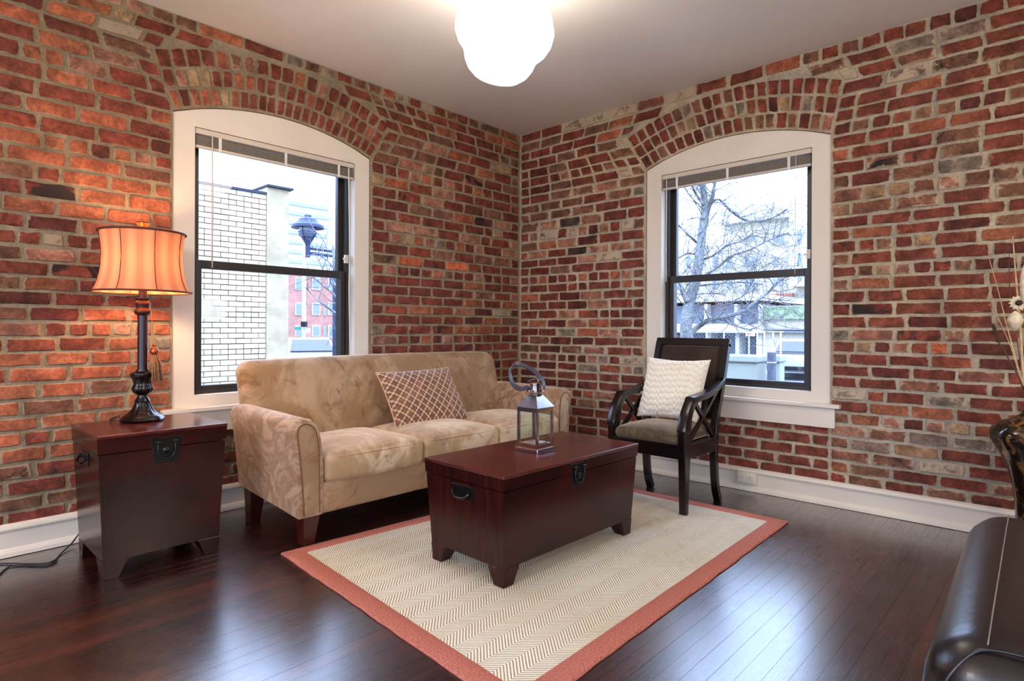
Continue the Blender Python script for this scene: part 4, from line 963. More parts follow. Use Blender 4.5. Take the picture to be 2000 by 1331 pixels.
bm = bmesh.new(); bmesh.ops.create_uvsphere(bm, u_segments=16, v_segments=10, radius=.030, matrix=Matrix.Translation((0, 0, .725))); lathe(bm, [(.014, .66), (.014, .695), (.02, .705)], 16); obj('light_bulb', bm, emis('bulb_glow', (1, .68, .38), BULB_W * 16), lamp, 180)
# tassel hanging from the collar
ta = bpy.data.objects.new('tassel', None)
tas = lambda a, b: Vector((RT0.x * a, RT0.y * a, b))
bm = bmesh.new(); tube(bm, smoothpath([tas(.026, .536), tas(.036, .50), tas(.046, .41), tas(.052, .350)], 6), .0016, 6); tcord = obj('tassel_cord', bm, TASSEL, lamp, 180)
c0 = tas(.053, 0); bm = bmesh.new(); lathe(bm, [(.004, .350), (.009, .345), (.006, .338), (.013, .330), (.018, .320), (.018, .310), (.012, .302), (.009, .297)], 20, (c0.x, c0.y, 0)); obj('tassel_head', bm, COPPER, lamp, 60)
bm = bmesh.new(); rt_ = random.Random(5)
for k in range(70):
    a = rt_.uniform(0, 2 * pi); r0 = .010 * sqrt(rt_.random()); k1 = rt_.uniform(1.8, 2.9); lean = .012
    p0 = Vector((c0.x + r0 * cos(a), c0.y + r0 * sin(a), .300)); p1 = Vector((c0.x + r0 * k1 * cos(a) + RT0.x * lean * .5, c0.y + r0 * k1 * sin(a), .260)); p2 = Vector((c0.x + r0 * k1 * 1.15 * cos(a) + RT0.x * lean, c0.y + r0 * k1 * 1.15 * sin(a), .180 + rt_.uniform(-.006, .006)))
    tube(bm, [p0, p1, p2], .0017, 4)
obj('tassel_skirt', bm, TASSEL, lamp, 180)['kind'] = 'stuff'
bm = bmesh.new(); tube(bm, smoothpath([(-.060, .045, .006), (-.085, .060, .020), (-.105, .062, .012), (-.10, .10, .004), (-.06, .16, .004), (-.03, .235, .003)], 6), .0028, 6); obj('lamp_cord', bm, CORDB, lamp, 180)
# power cord on the floor left of the side trunk
def fl(X, Y, z=.004): r = ray(X, Y); return CAM + r * ((z - 1) / r.z)
bm = bmesh.new(); tube(bm, smoothpath([(-2.98, -.040, .20), (-3.00, -.036, .11), fl(154, 1044, .045), fl(140, 1062, .015), fl(118, 1083), fl(108, 1094), fl(90, 1101), fl(50, 1102), fl(10, 1101), fl(-10, 1104)], 6), .0032, 8); co_ = obj('power_cord', bm, CORDB, None, 180)
tag(co_, 'thin black power cord running along the dark floor left of the side trunk', 'cord')
bm = bmesh.new(); tube(bm, smoothpath([fl(112, 1092, .008), fl(107, 1099), fl(88, 1105), fl(45, 1105), fl(15, 1109), fl(-8, 1130)], 6), .0030, 8); obj('second_strand', bm, CORDB, co_, 180)

# ------------------------------------------------------------------ leather bench, lower right
bench = thing('leather_bench', 'dark brown leather padded bench cut off by the lower right edge', 'bench', (-1.925, -3.446, 0), radians(1.6))
def bf(P, u):
    x, y, z = P
    if u[2] > 0: z += .006 * (1 - u[0] ** 4)
    if u[1] > .5: y += .014 * (1 - abs(u[2])) * (u[1] - .5) * 2
    return (x, y, z)
bm = bmesh.new(); rbox(bm, (.0, 0, .330), (.525, .262, .125), .085, (18, 12, 6), bf); pad_ = obj('padded_top', bm, LEATHER, bench, 180)
bm = bmesh.new(); box(bm, -.535, .535, -.245, .245, .04, .20, bev=.01, seg=2); obj('base_box', bm, LEATHER, bench, 40)
for i in (-1, 1):
    for j in (-1, 1): bm = bmesh.new(); lathe(bm, [(.018, 0), (.024, .042)], 16, (i * .48, j * .19, 0)); obj('foot', bm, ESPRESSO, bench, 40)
bm = bmesh.new(); tube(bm, [(x_ / 40 * .96 - .49, .176, .4555 + .006 * (1 - ((x_ / 40 * .96 - .49) / .525) ** 4)) for x_ in range(41)], .0013, 5); obj('seam', bm, STITCH, bench, 180)
bm = bmesh.new(); pts = [Vector((x_, y_, z_)) for x_, y_, z_ in ((-.519, .245, .300), (-.517, .243, .345), (-.512, .234, .378), (-.504, .220, .405), (-.494, .200, .432), (-.488, .176, .4475), (-.487, .12, .4530), (-.487, .0, .4545), (-.487, -.15, .4535), (-.49, -.22, .42))]
tube(bm, smoothpath(pts, 4), .0030, 6); obj('piping', bm, LEATHER, bench, 180)

# ------------------------------------------------------------------ vase with dried flowers
VX, VY = -.285, -3.292
vase = thing('vase', 'tall brown glazed tortoiseshell vase behind the leather bench', 'vase', (VX, VY, 0))
bm = bmesh.new(); lathe(bm, [(.085, 0), (.095, .01), (.085, .04), (.078, .12), (.082, .22), (.092, .32), (.112, .41), (.142, .475), (.168, .520), (.170, .548), (.158, .575), (.128, .600), (.085, .618), (.058, .640), (.046, .680), (.047, .715), (.058, .748), (.062, .758), (.052, .754), (.040, .715)], 48, fn=lambda a, z: 1 + (.02 * cos(8 * a + z * 9) if .1 < z < .6 else 0), cap=False); obj('vase_body', bm, VASEM, vase, 60)
bm = bmesh.new(); tube(bm, smoothpath([(-.07, .065, .57), (-.10, .09, .56), (-.115, .08, .535), (-.10, .05, .52)], 6), .010, 10); obj('vase_lug', bm, VASEM, vase, 180)
def vp(X, Y, x=VX): return at_x(X, Y, x)
def stem(label, pts, r, m, cat='dried plant', name='dried_stem', rr=None):
    P = [vp(*p) if len(p) == 2 else vp(p[0], p[1], p[2]) for p in pts]; P = [Vector((VX, VY + .01, .60))] + P; t = thing(name, label, cat, tuple(P[0])); n = 6
    S_ = smoothpath(P, n); N_ = len(S_); bm = bmesh.new(); tube(bm, [p - P[0] for p in S_], r, 6, radii=[1 - .75 * i / (N_ - 1) for i in range(N_)] if rr is None else None, up=(1, 0, 0)); obj('stalk', bm, m, t, 180); return t, P[0], S_
stem('pale straw blade reaching highest to the left above the vase', [(1997, 745), (1980, 690), (1950, 570), (1931, 502)], .0042, STRAW, name='dried_grass_blade')
stem('thin straw blade curving left below the highest one', [(1996, 750), (1975, 680), (1946, 610), (1926, 528)], .0030, STRAW, name='dried_grass_blade')
stem('broad upright brown stalk at the right edge above the vase', [(2000, 740), (1993, 640), (1984, 540), (1978, 462)], .0075, STRAW, name='dried_stalk')
stem('slim upright brown grass stalk left of the broad stalk', [(1999, 740), (1985, 650), (1972, 560), (1971, 490)], .0040, STRAWD, name='dried_stalk')
stem('short pale grass blade low over the vase mouth', [(1996, 748), (1984, 700), (1972, 655), (1958, 615)], .0032, STRAW, name='dried_grass_blade')
t, p0, S_ = stem('dark dried seed spike leaning left over the vase', [(1994, 745), (1976, 712), (1958, 680), (1950, 668)], .0034, STRAWD, name='seed_spike', rr=1)
bm = bmesh.new(); e0 = vp(1950, 670) - p0; e1 = vp(1939, 634) - p0
for k in range(60):
    f = k / 60; c = e0.lerp(e1, f); a = k * 2.4; r = .012 * (1 - .4 * f); d = Vector((cos(a) * r, sin(a) * r, .006)); tube(bm, [c, c + d], .0022, 4)
obj('spike_head', bm, STRAWD, t, 180)['kind'] = 'stuff'
t, p0, S_ = stem('small cream daisy with a dark centre in the vase bouquet', [(1999, 745), (1996, 680), (1991, 598)], .0028, STRAW, name='dried_daisy')
c = vp(1990, 592) - p0; nd = (CAM - vp(1990, 592)).normalized(); ux = nd.cross(Vector((0, 0, 1))).normalized(); uy = ux.cross(nd)
bm = bmesh.new()
for k in range(13):
    a = 2 * pi * k / 13; d = ux * cos(a) + uy * sin(a); s = ux * -sin(a) + uy * cos(a); a0, a1, a2 = c + d * .010, c + d * .026 + nd * .004, c + d * .037
    v = [bm.verts.new(q) for q in (a0 - s * .003, a1 - s * .0065, a2, a1 + s * .0065, a0 + s * .003)]; bm.faces.new(v); w2 = [bm.verts.new(q.co - nd * .001) for q in v]; bm.faces.new(w2[::-1])
obj('petals', bm, POD, t)
bm = bmesh.new(); bmesh.ops.create_icosphere(bm, subdivisions=2, radius=.013, matrix=Matrix.Translation(c + nd * .002)); obj('flower_centre', bm, EYE, t, 180)
t, p0, S_ = stem('pale ribbed seed pod below the daisy in the vase bouquet', [(1998, 745), (1992, 690), (1986, 650)], .003, STRAW, name='seed_pod')
bm = bmesh.new(); c = vp(1983, 628) - p0; lathe(bm, [(.002, -.045), (.014, -.030), (.026, -.008), (.029, .008), (.022, .026), (.010, .040), (.002, .046)], 28, tuple(c), fn=lambda a, z: 1 + .05 * cos(14 * a)); obj('pod', bm, POD, t, 60)
t, p0, S_ = stem('cream furry cattail head at the right edge above the vase', [(2004, 745), (2003, 660), (2002, 600)], .003, STRAW, name='cattail')
bm = bmesh.new(); c = vp(2002, 560) - p0; lathe(bm, [(.002, -.08), (.014, -.06), (.018, -.02), (.018, .03), (.013, .075), (.002, .10)], 20, tuple(c)); obj('cattail_head', bm, POD, t, 60)

#PART3
# ------------------------------------------------------------------ outside
GZ = -.80
struct(obj('ground', bx(-60, 260, -120, 260, GZ - .3, GZ), X_GROUND))
def fx(y, x, z): return Vector((x, y, z))
# painted brick building across the alley (facade plane y = 5.3)
YB = 5.3
pb = thing('brick_building', 'white painted brick building right outside the left window', 'building', (-2.0, YB, GZ)); B0 = Vector((-2.0, YB, GZ))
xe = at_y(519, 500, YB).x; zt = at_y(455, 370, YB).z
bm = bmesh.new(); box(bm, -9 + 2, xe + 2, .02, 6, 0, zt - GZ); obj('wall', bm, X_JOINT, pb)
bm = bmesh.new(); box(bm, -9 + 2, xe + 2.02, -.03, 6.03, zt - GZ, zt - GZ + .035); obj('flashing', bm, X_FLASH, pb)
x2 = at_y(562, 500, YB).x; zp = at_y(540, 369, YB).z
bm = bmesh.new(); box(bm, xe + 2.0, x2 + 2, -.035, 6, 0, zp - GZ, bev=.008); obj('rendered_pier', bm, X_CEM, pb)
bm = bmesh.new(); box(bm, xe + 1.99, x2 + 2.05, -.09, 6.05, zp - GZ, zp - GZ + .03); obj('pier_flashing', bm, X_FLASH, pb)
rb = random.Random(11); cs = .0755; nb = 0; restb = bmesh.new(); lst = []
z = zt - .005; row = 0
while z > GZ + .05:
    hd = row % 7 == 2; L = .108 if hd else .216; x = xe - .004 - (L * .5 if row % 2 else 0)
    if row % 2 and not hd: lst.append((xe - L * .5 + .004, xe - .004, z - cs + .009, z))
    elif hd: x = xe - .004
    while x > -3.2: lst.append((x - L + .009, x, z - cs + .009, z)); x -= L
    z -= cs; row += 1
lst = [q for q in lst if not (q[1] < -.30 and 1.12 < q[2] < 1.32)]
lst.sort(key=lambda q: (0 if (q[0] > -.95 and q[2] > -.1) else 1, abs(q[0] + .2)))
for i, (a, b, c, d) in enumerate(lst):
    t_ = i < 300; bmx = bmesh.new() if t_ else restb; j = rb.uniform(0, .006); box(bmx, a + 2, b + 2, -.012 - j, .021, c - GZ + rb.uniform(-.0015, .0015), d - GZ + rb.uniform(-.0015, .0015), bev=.0025 if t_ else 0)
    if t_: obj('brick', bmx, X_PAINT, pb)
obj('bricks', restb, X_PAINT, pb)['kind'] = 'stuff'
bm = bmesh.new(); box(bm, -1.35 + 2, -.30 + 2, -.009, .021, 1.112 - GZ, 1.392 - GZ); obj('cement_patch', bm, X_CEM, pb)

def building(name, label, base, m, parts):
    t = thing(name, label, 'building', base); b0 = Vector(base)
    for p in parts:
        nm, mm, bb = p[0], p[1], p[2]
        bm = bmesh.new(); box(bm, bb[0] - b0.x, bb[1] - b0.x, bb[2] - b0.y, bb[3] - b0.y, bb[4] - b0.z, bb[5] - b0.z); o = obj(nm, bm, mm, t)
        if len(p) > 3:
            q = p[3]; bm = bmesh.new(); box(bm, q[0] - b0.x, q[1] - b0.x, q[2] - b0.y, q[3] - b0.y, q[4] - b0.z, q[5] - b0.z); obj('pane', bm, X_WIN, o)
    return t
def win_y(X0, X1, Y0, Y1, Yp, nm='window'):
    a = at_y(X0, Y1, Yp); b = at_y(X1, Y0, Yp); z0, z1 = a.z, b.z; f = (b.x - a.x) * .10
    return (nm, X_WHITE, (a.x, b.x, Yp - .10, Yp + .02, z0, z1), (a.x + f, b.x - f, Yp - .13, Yp - .09, z0 + f, z1 - f))
def win_x(X0, X1, Y0, Y1, Xp, nm='window'):
    a = at_x(X0, Y1, Xp); b = at_x(X1, Y0, Xp); y0, y1 = sorted((a.y, b.y)); f = (y1 - y0) * .10
    return (nm, X_WHITE, (Xp - .10, Xp + .02, y0, y1, a.z, b.z), (Xp - .13, Xp - .09, y0 + f, y1 - f, a.z + f, b.z - f))
# red brick apartments far down the street
YR_ = 62.0; pl_ = at_y(520, 640, YR_); pr_ = at_y(800, 640, YR_); zt_ = at_y(600, 528, YR_).z
P_ = [('wall', X_RED, (pl_.x, pr_.x, YR_, YR_ + 14, GZ, zt_)), ('cornice', X_WHITE, (pl_.x, pr_.x, YR_ - .4, YR_ + 14.2, zt_, zt_ + .35)), ('plinth_band', X_PALE, (pl_.x, pr_.x, YR_ - .08, YR_, at_y(600, 662, YR_).z, at_y(600, 659, YR_).z))]
for (a, b) in ((576, 590), (609, 625), (640, 656), (680, 696), (712, 728)):
    for (c, d) in ((543, 566), (592, 616), (636, 658)): P_.append(win_y(a, b, c, d, YR_))
for (c, d) in ((593, 617), (637, 659)): P_.append(win_y(632, 636, c, d, YR_, 'side_window'))
building('apartment_house', 'red brick apartment house with white windows seen through the left window', ((pl_.x + pr_.x) / 2, YR_ + 7, GZ), X_RED, P_)
YT = 150.0; a_ = at_y(515, 600, YT); b_ = at_y(652, 600, YT); zt_ = at_y(600, 380, YT).z
P_ = [('wall', X_TOWER, (a_.x, b_.x, YT, YT + 30, GZ, zt_))]
for k in range(9):
    Y = 392 + k * 19; p = at_y(560, Y, YT); q = at_y(560, Y + 7, YT); P_.append(('window_band', X_TWIN, (a_.x + 1, b_.x - 2, YT - .3, YT, q.z, p.z)))
building('office_tower', 'pale office tower with window bands fading into the sky', ((a_.x + b_.x) / 2, YT + 15, GZ), X_TOWER, P_)
# street lamp
SP = at(601, 500, 14); lp_ = thing('street_lamp', 'blue grey street lamp on a bracket arm outside the left window', 'street lamp', (at(656, 500, 14.3).x, at(656, 500, 14.3).y, GZ)); L0 = Vector(lp_.location)
pz = lambda Y: at(601, Y, 14).z; c = SP - L0
bm = bmesh.new(); tube(bm, [(0, 0, 0), (0, 0, 3.0), (0, 0, pz(485) - GZ)], .075, 12, up=(1, 0, 0)); lathe(bm, [(.16, 0), (.16, .25), (.10, .35), (.08, .5)], 16); obj('pole', bm, X_LAMP, lp_, 60)
for Y in (489, 498):
    bm = bmesh.new(); z = pz(Y) - GZ; tube(bm, [(0, 0, z), (c.x, c.y, z + .05)], .034, 8); obj('bracket_arm', bm, X_LAMP, lp_, 60)
lz = lambda Y: pz(Y) - GZ; cc_ = (c.x, c.y, 0)
bm = bmesh.new(); lathe(bm, [(.055, lz(503)), (.055, lz(482)), (.06, lz(477)), (.14, lz(466)), (.15, lz(463))], 24, cc_); obj('lamp_neck', bm, X_LAMP, lp_, 50)
bm = bmesh.new(); lathe(bm, [(.14, lz(464)), (.20, lz(456)), (.20, lz(440)), (.19, lz(438))], 24, cc_, cap=False); obj('lamp_glass', bm, X_PANE, lp_, 60)
for Y in (454, 457.5, 461):
    bm = bmesh.new(); r = .215 - (Y - 454) * .004; tube(bm, [(c.x + r * cos(k * pi / 12), c.y + r * sin(k * pi / 12), lz(Y)) for k in range(24)], .008, 6, closed=True); obj('guard_ring', bm, X_LAMP, lp_, 180)
for k in range(4):
    a = k * pi / 2 + .5; bm = bmesh.new(); tube(bm, [(c.x + .21 * cos(a), c.y + .21 * sin(a), lz(437)), (c.x + .21 * cos(a), c.y + .21 * sin(a), lz(458)), (c.x + .12 * cos(a), c.y + .12 * sin(a), lz(468))], .012, 6, up=(.3, .4, 0)); obj('guard_bar', bm, X_LAMP, lp_, 180)
bm = bmesh.new(); lathe(bm, [(.19, lz(438)), (.37, lz(446)), (.36, lz(441)), (.22, lz(433)), (.205, lz(429)), (.10, lz(425)), (.08, lz(424)), (.08, lz(421)), (.04, lz(420))], 32, cc_); obj('lamp_hood', bm, X_LAMP, lp_, 40)
# traffic pole with signs
Q = at(593.5, 640, 25); sg_ = thing('signal_pole', 'white street pole with a dark walk signal and small signs', 'pole', (Q.x, Q.y, GZ)); sz = lambda Y: at(593, Y, 25).z - GZ
bm = bmesh.new(); tube(bm, [(0, 0, 0), (0, 0, sz(450))], .075, 12, up=(1, 0, 0)); obj('pole', bm, X_WHITE, sg_, 60)
def panel(nm, X0, X1, Y0, Y1, m, th=.08):
    a = RT0 * ((X0 - 593.5) * 25 / F); b = RT0 * ((X1 - 593.5) * 25 / F); o_ = FW * -.10; bm = bmesh.new(); lo = [a + o_, b + o_, b + o_ - FW * th, a + o_ - FW * th]
    hexa(bm, [(p.x, p.y, sz(Y1)) for p in lo], [(p.x, p.y, sz(Y0)) for p in lo]); bmesh.ops.recalc_face_normals(bm, faces=bm.faces); return obj(nm, bm, m, sg_)
panel('walk_signal', 593, 602, 628.5, 639, X_TYRE, .25); panel('street_sign', 577, 589, 639, 645, X_SIGN, .03); panel('notice_board', 598, 608, 641, 650, X_WHITE, .03)
# ---- cars
X_CGL = ext('car_glass', (84, 86, 92), rough=.3)
def car(label, loc, rz, glass=X_CGL, name='car'):
    t = thing(name, label, 'car', loc, rz); Lh, Wh = 2.2, .88
    body = [(-2.2, .30), (-2.2, .62), (-2.12, .84), (-1.45, .93), (-1.0, 1.0), (1.05, .98), (1.9, .86), (2.18, .68), (2.2, .30)]
    bm = bmesh.new(); prism(bm, body, lambda u, v, d: Vector((u, d, v)), -Wh, Wh, .06, 3); obj('body', bm, X_CAR, t, 40)
    roof = [(-1.62, .93), (-1.05, 1.38), (-.6, 1.45), (.35, 1.43), (1.0, .97)]
    bm = bmesh.new(); a = [bm.verts.new((u, -Wh * (.94 if v < 1.1 else .74), v)) for u, v in roof]; b = [bm.verts.new((u, Wh * (.94 if v < 1.1 else .74), v)) for u, v in roof]; n = 5
    bm.faces.new(a[::-1]); bm.faces.new(b)
    for i in range(n): bm.faces.new((a[i], a[(i + 1) % n], b[(i + 1) % n], b[i]))
    bmesh.ops.recalc_face_normals(bm, faces=bm.faces); bevel_all(bm, .05, 2); obj('cabin', bm, X_CAR, t, 40)
    def quad(nm, pts, m, off):
        bm = bmesh.new(); o_ = Vector(off); v = [Vector(p) for p in pts]; hexa(bm, [p for p in v], [p + o_ for p in v]); bmesh.ops.recalc_face_normals(bm, faces=bm.faces); obj(nm, bm, m, t)
    quad('rear_window', [(-1.60, -.66, .99), (-1.60, .66, .99), (-1.13, .56, 1.35), (-1.13, -.56, 1.35)], glass, (-.03, 0, .02)); quad('windscreen', [(.97, -.68, 1.02), (.97, .68, 1.02), (.45, .58, 1.38), (.45, -.58, 1.38)], glass, (.03, 0, .03))
    for s in (-1, 1):
        quad('side_window', [(-1.35, s * .80, 1.01), (-.30, s * .80, 1.01), (-.30, s * .665, 1.36), (-.95, s * .665, 1.36)], glass, (0, s * .03, 0)); quad('side_window', [(-.22, s * .80, 1.01), (.82, s * .80, 1.01), (.35, s * .665, 1.36), (-.22, s * .665, 1.36)], glass, (0, s * .03, 0))
        quad('tail_lamp', [(-2.17, s * .55, .66), (-2.17, s * .84, .66), (-2.14, s * .84, .80), (-2.14, s * .55, .80)], X_TAIL, (-.04, 0, 0)); quad('headlamp', [(2.16, s * .52, .62), (2.16, s * .82, .62), (2.10, s * .82, .74), (2.10, s * .52, .74)], X_PANE, (.04, 0, 0))
        for u in (-1.35, 1.35): bm = bmesh.new(); lathe(bm, [(.20, -.09), (.31, -.10), (.33, -.06), (.33, .06), (.31, .10), (.20, .09)], 24); bm.transform(Matrix.Translation((u, s * (Wh - .09), .33)) @ Matrix.Rotation(radians(90), 4, 'X')); obj('wheel', bm, X_TYRE, t, 40)
    quad('bumper', [(-2.2, -.86, .36), (-2.2, .86, .36), (-2.2, .86, .50), (-2.2, -.86, .50)], X_TYRE, (-.07, 0, 0))
    return t
p = at(603, 690, 20.5); car('white car seen from the front low in the left window', (p.x, p.y, GZ), radians(-112))
p = at(1562, 700, 23); car('white car seen from behind right of the pale cabinets', (p.x, p.y, GZ), radians(12))
p = at(1606, 668, 30); car('farther white car at the right edge of the right window', (p.x, p.y, GZ), radians(12))
# ---- view through the right window
XA = 36.0; gx = lambda X, Y, x: at_x(X, Y, x)
def bx_x(X0, X1, Y0, Y1, x, depth, nm, m):
    a = gx(X0, Y1, x); b = gx(X1, Y0, x); y0, y1 = sorted((a.y, b.y)); return (nm, m, (x, x + depth, y0, y1, min(a.z, b.z), max(a.z, b.z)))
P_ = [bx_x(1412, 1700, 408, 690, XA, 12, 'wall', X_PALE), bx_x(1408, 1704, 404, 409, XA - .5, 13, 'cornice', X_WHITE), bx_x(1260, 1412, 478, 690, XA + 2, 10, 'side_wing', X_WHITE), bx_x(1541, 1600, 404, 560, XA - 1.2, 1.4, 'bay', X_WHITE), bx_x(1493, 1548, 573, 595, XA - .3, .4, 'salmon_panel', X_SALM), bx_x(1452, 1484, 577, 579, XA - 1.2, 1.2, 'balcony_floor', X_GRAV)]
for a, b, c, d in ((1457, 1467, 460, 472), (1469, 1479, 460, 472), (1509, 1519, 456, 478), (1521, 1530, 456, 478), (1455.5, 1465.5, 500, 524), (1468, 1478, 500, 524), (1509, 1519, 500, 522), (1455.5, 1465.5, 545, 565), (1468, 1478, 545, 565), (1510, 1519, 543, 558), (1521, 1530, 543, 558), (1420, 1430, 500, 524), (1420, 1430, 545, 565), (1522, 1532, 577, 582)): P_.append(win_x(a, b, c, d, XA))
for a, b, c, d in ((1557, 1567, 448, 476), (1557, 1567, 494, 518), (1557, 1567, 541, 550)): P_.append(win_x(a, b, c, d, XA - 1.2))
for a, b, c, d in ((1310, 1320, 500, 522), (1340, 1350, 500, 522), (1392, 1402, 500, 522), (1310, 1320, 545, 565), (1392, 1402, 545, 565)): P_.append(win_x(a, b, c, d, XA + 2))
ap = building('apartment_block', 'pale apartment block with paired windows beyond the bare tree', (XA + 6, 9, GZ), X_PALE, P_)
b0 = Vector(ap.location); bm = bmesh.new()
for k in range(12):
    q = gx(1453 + k * 2.6, 572, XA - 1.2) - b0; zt1 = gx(1460, 567, XA - 1.2).z - b0.z; zb1 = gx(1460, 577, XA - 1.2).z - b0.z; box(bm, q.x - .02, q.x + .02, q.y - .02, q.y + .02, zb1, zt1)
q0 = gx(1453, 567, XA - 1.2) - b0; q1 = gx(1483, 567, XA - 1.2) - b0; box(bm, q0.x - .03, q0.x + .03, q1.y, q0.y, q0.z - .04, q0.z + .03); obj('balcony_railing', bm, X_GRAV, ap)['kind'] = 'stuff'
XPD = 27.0
P_ = [bx_x(1230, 1488, 574, 594, XPD, 8, 'upper_band', X_WHITE), bx_x(1230, 1486, 594, 632, XPD + .6, 7, 'glazed_band', X_DARK), bx_x(1230, 1489, 632, 649, XPD, 8, 'fascia', X_WHITE), bx_x(1230, 1486, 649, 700, XPD + 1.5, 6, 'dark_bay', X_DARK)]
for X in (1378, 1437, 1484): P_.append(bx_x(X - 3, X + 3, 594, 632, XPD + .1, .5, 'pier', X_WHITE))
for X in (1300, 1385, 1440, 1484): P_.append(bx_x(X - 4, X + 4, 649, 700, XPD + .4, .8, 'column', X_WHITE))
building('parking_podium', 'low white podium with dark glazed band below the apartment block', (XPD + 4, 9, GZ), X_WHITE, P_)
P_ = [bx_x(1489, 1700, 594, 700, XPD + .5, 6, 'wall', X_PALE), bx_x(1491, 1700, 595, 624, XPD + .3, .2, 'ivy', X_GREEN), bx_x(1495, 1700, 643, 645, XPD + .2, .3, 'dark_line', X_GRAV), bx_x(1505, 1700, 648, 650, XPD + .2, .3, 'dark_line', X_GRAV)]
building('garden_wall_building', 'low cream wall with green ivy right of the white podium', (XPD + 4, 3, GZ), X_PALE, P_)
# chain link fence
XF = 17.0; fn_ = thing('chain_link_fence', 'chain link fence with steel posts in front of the podium', 'fence', (XF, 3, GZ)); f0 = Vector(fn_.location); zf1 = gx(1430, 648, XF).z; zf0 = gx(1430, 692, XF).z
ys = gx(1345, 648, XF).y - f0.y; ye = gx(1530, 648, XF).y - f0.y
for X in (1345, 1380, 1414, 1463, 1479, 1493, 1510, 1525):
    q = gx(X, 660, XF) - f0; bm = bmesh.new(); tube(bm, [(0, q.y, 0), (0, q.y, zf1 - f0.z + .02)], .028, 8, up=(1, 0, 0)); obj('post', bm, X_WHITE, fn_, 60)
bm = bmesh.new(); tube(bm, [(0, ys, zf1 - f0.z), (0, ye, zf1 - f0.z)], .022, 6); obj('top_rail', bm, X_WHITE, fn_, 60)
bm = bmesh.new(); hgt = zf1 - f0.z - .05; yy = min(ys, ye) - hgt
while yy < gx(1345, 648, XF).y - f0.y:
    for d in (1, -1):
        a0 = yy if d > 0 else yy + hgt; a1 = yy + hgt if d > 0 else yy; lo_, hi_ = gx(1479, 648, XF).y - f0.y, ys
        def clipz(y_): return .05 + (y_ - a0) / (a1 - a0) * hgt
        p_, q_ = max(min(a0, a1), lo_), min(max(a0, a1), hi_)
        if q_ - p_ > .05: tube(bm, [(0, p_, clipz(p_)), (0, q_, clipz(q_))], .006, 3, up=(1, 0, 0))
    yy += .13
obj('wire_mesh', bm, X_GRAV, fn_)['kind'] = 'stuff'
a = gx(1457, 657, XF - .05); b = gx(1475, 648.5, XF - .05); bd = tag(obj('sign_board', bx(-.03, 0, -abs(a.y - b.y) / 2, abs(a.y - b.y) / 2, 0, abs(a.z - b.z)), X_WHITE, None, None, (XF - .05, (a.y + b.y) / 2, a.z)), 'small white board with red marks wired to the fence', 'sign')
bm = bmesh.new()
for k, (y_, w_) in enumerate(((.07, .05), (.0, .035), (-.05, .03))): box(bm, -.034, -.029, y_ - w_ / 2, y_ + w_ / 2, .045 + .012 * k, .105 - .008 * k)
obj('red_marks', bm, X_SIGR, bd)['kind'] = 'stuff'
# utility cabinets and timber post
XC = 4.75
def cab(nm, label, X0, X1, Y0, x, dep, m, cat='utility cabinet'):
    a = gx(X0, Y0, x); b = gx(X1, Y0, x); y1, y0 = a.y, b.y; t = thing(nm, label, cat, (x, (y0 + y1) / 2, GZ)); w_ = (y1 - y0) / 2; h_ = a.z - GZ
    obj('cabinet_body', bx(0, dep, -w_, w_, .05, h_ - .10, bev=.01), m, t); obj('cabinet_lid', bx(-.04, dep + .04, -w_ - .02, w_ + .02, h_ - .10, h_, bev=.02, seg=2), m, t)
    obj('cabinet_plinth', bx(.02, dep - .02, -w_ + .02, w_ - .02, 0, .05), X_GRAV, t); return t
cab('utility_cabinet', 'large pale green utility cabinet seen under the right window view', 1380, 1479, 692, XC, .34, X_CAB)
cab('utility_cabinet', 'narrow pale cabinet right of the weathered timber post', 1513, 1523, 694, XC + .1, .20, X_CAB)
a = gx(1498, 688, XC - .22); b = gx(1510, 688, XC - .22); tp_ = tag(obj('timber_post', bx(0, .12, -(a.y - b.y) / 2, (a.y - b.y) / 2, 0, a.z - GZ, bev=.01), X_POSTW, None, None, (XC - .22, (a.y + b.y) / 2, GZ)), 'weathered grey timber post between the two pale cabinets', 'post')
bm = bmesh.new(); q = (a.y - b.y) / 2 + .004; box(bm, -.006, .126, -q, q, gx(1500, 706, XC).z - GZ - .012, gx(1500, 706, XC).z - GZ); obj('strap', bm, X_WHITE, tp_)
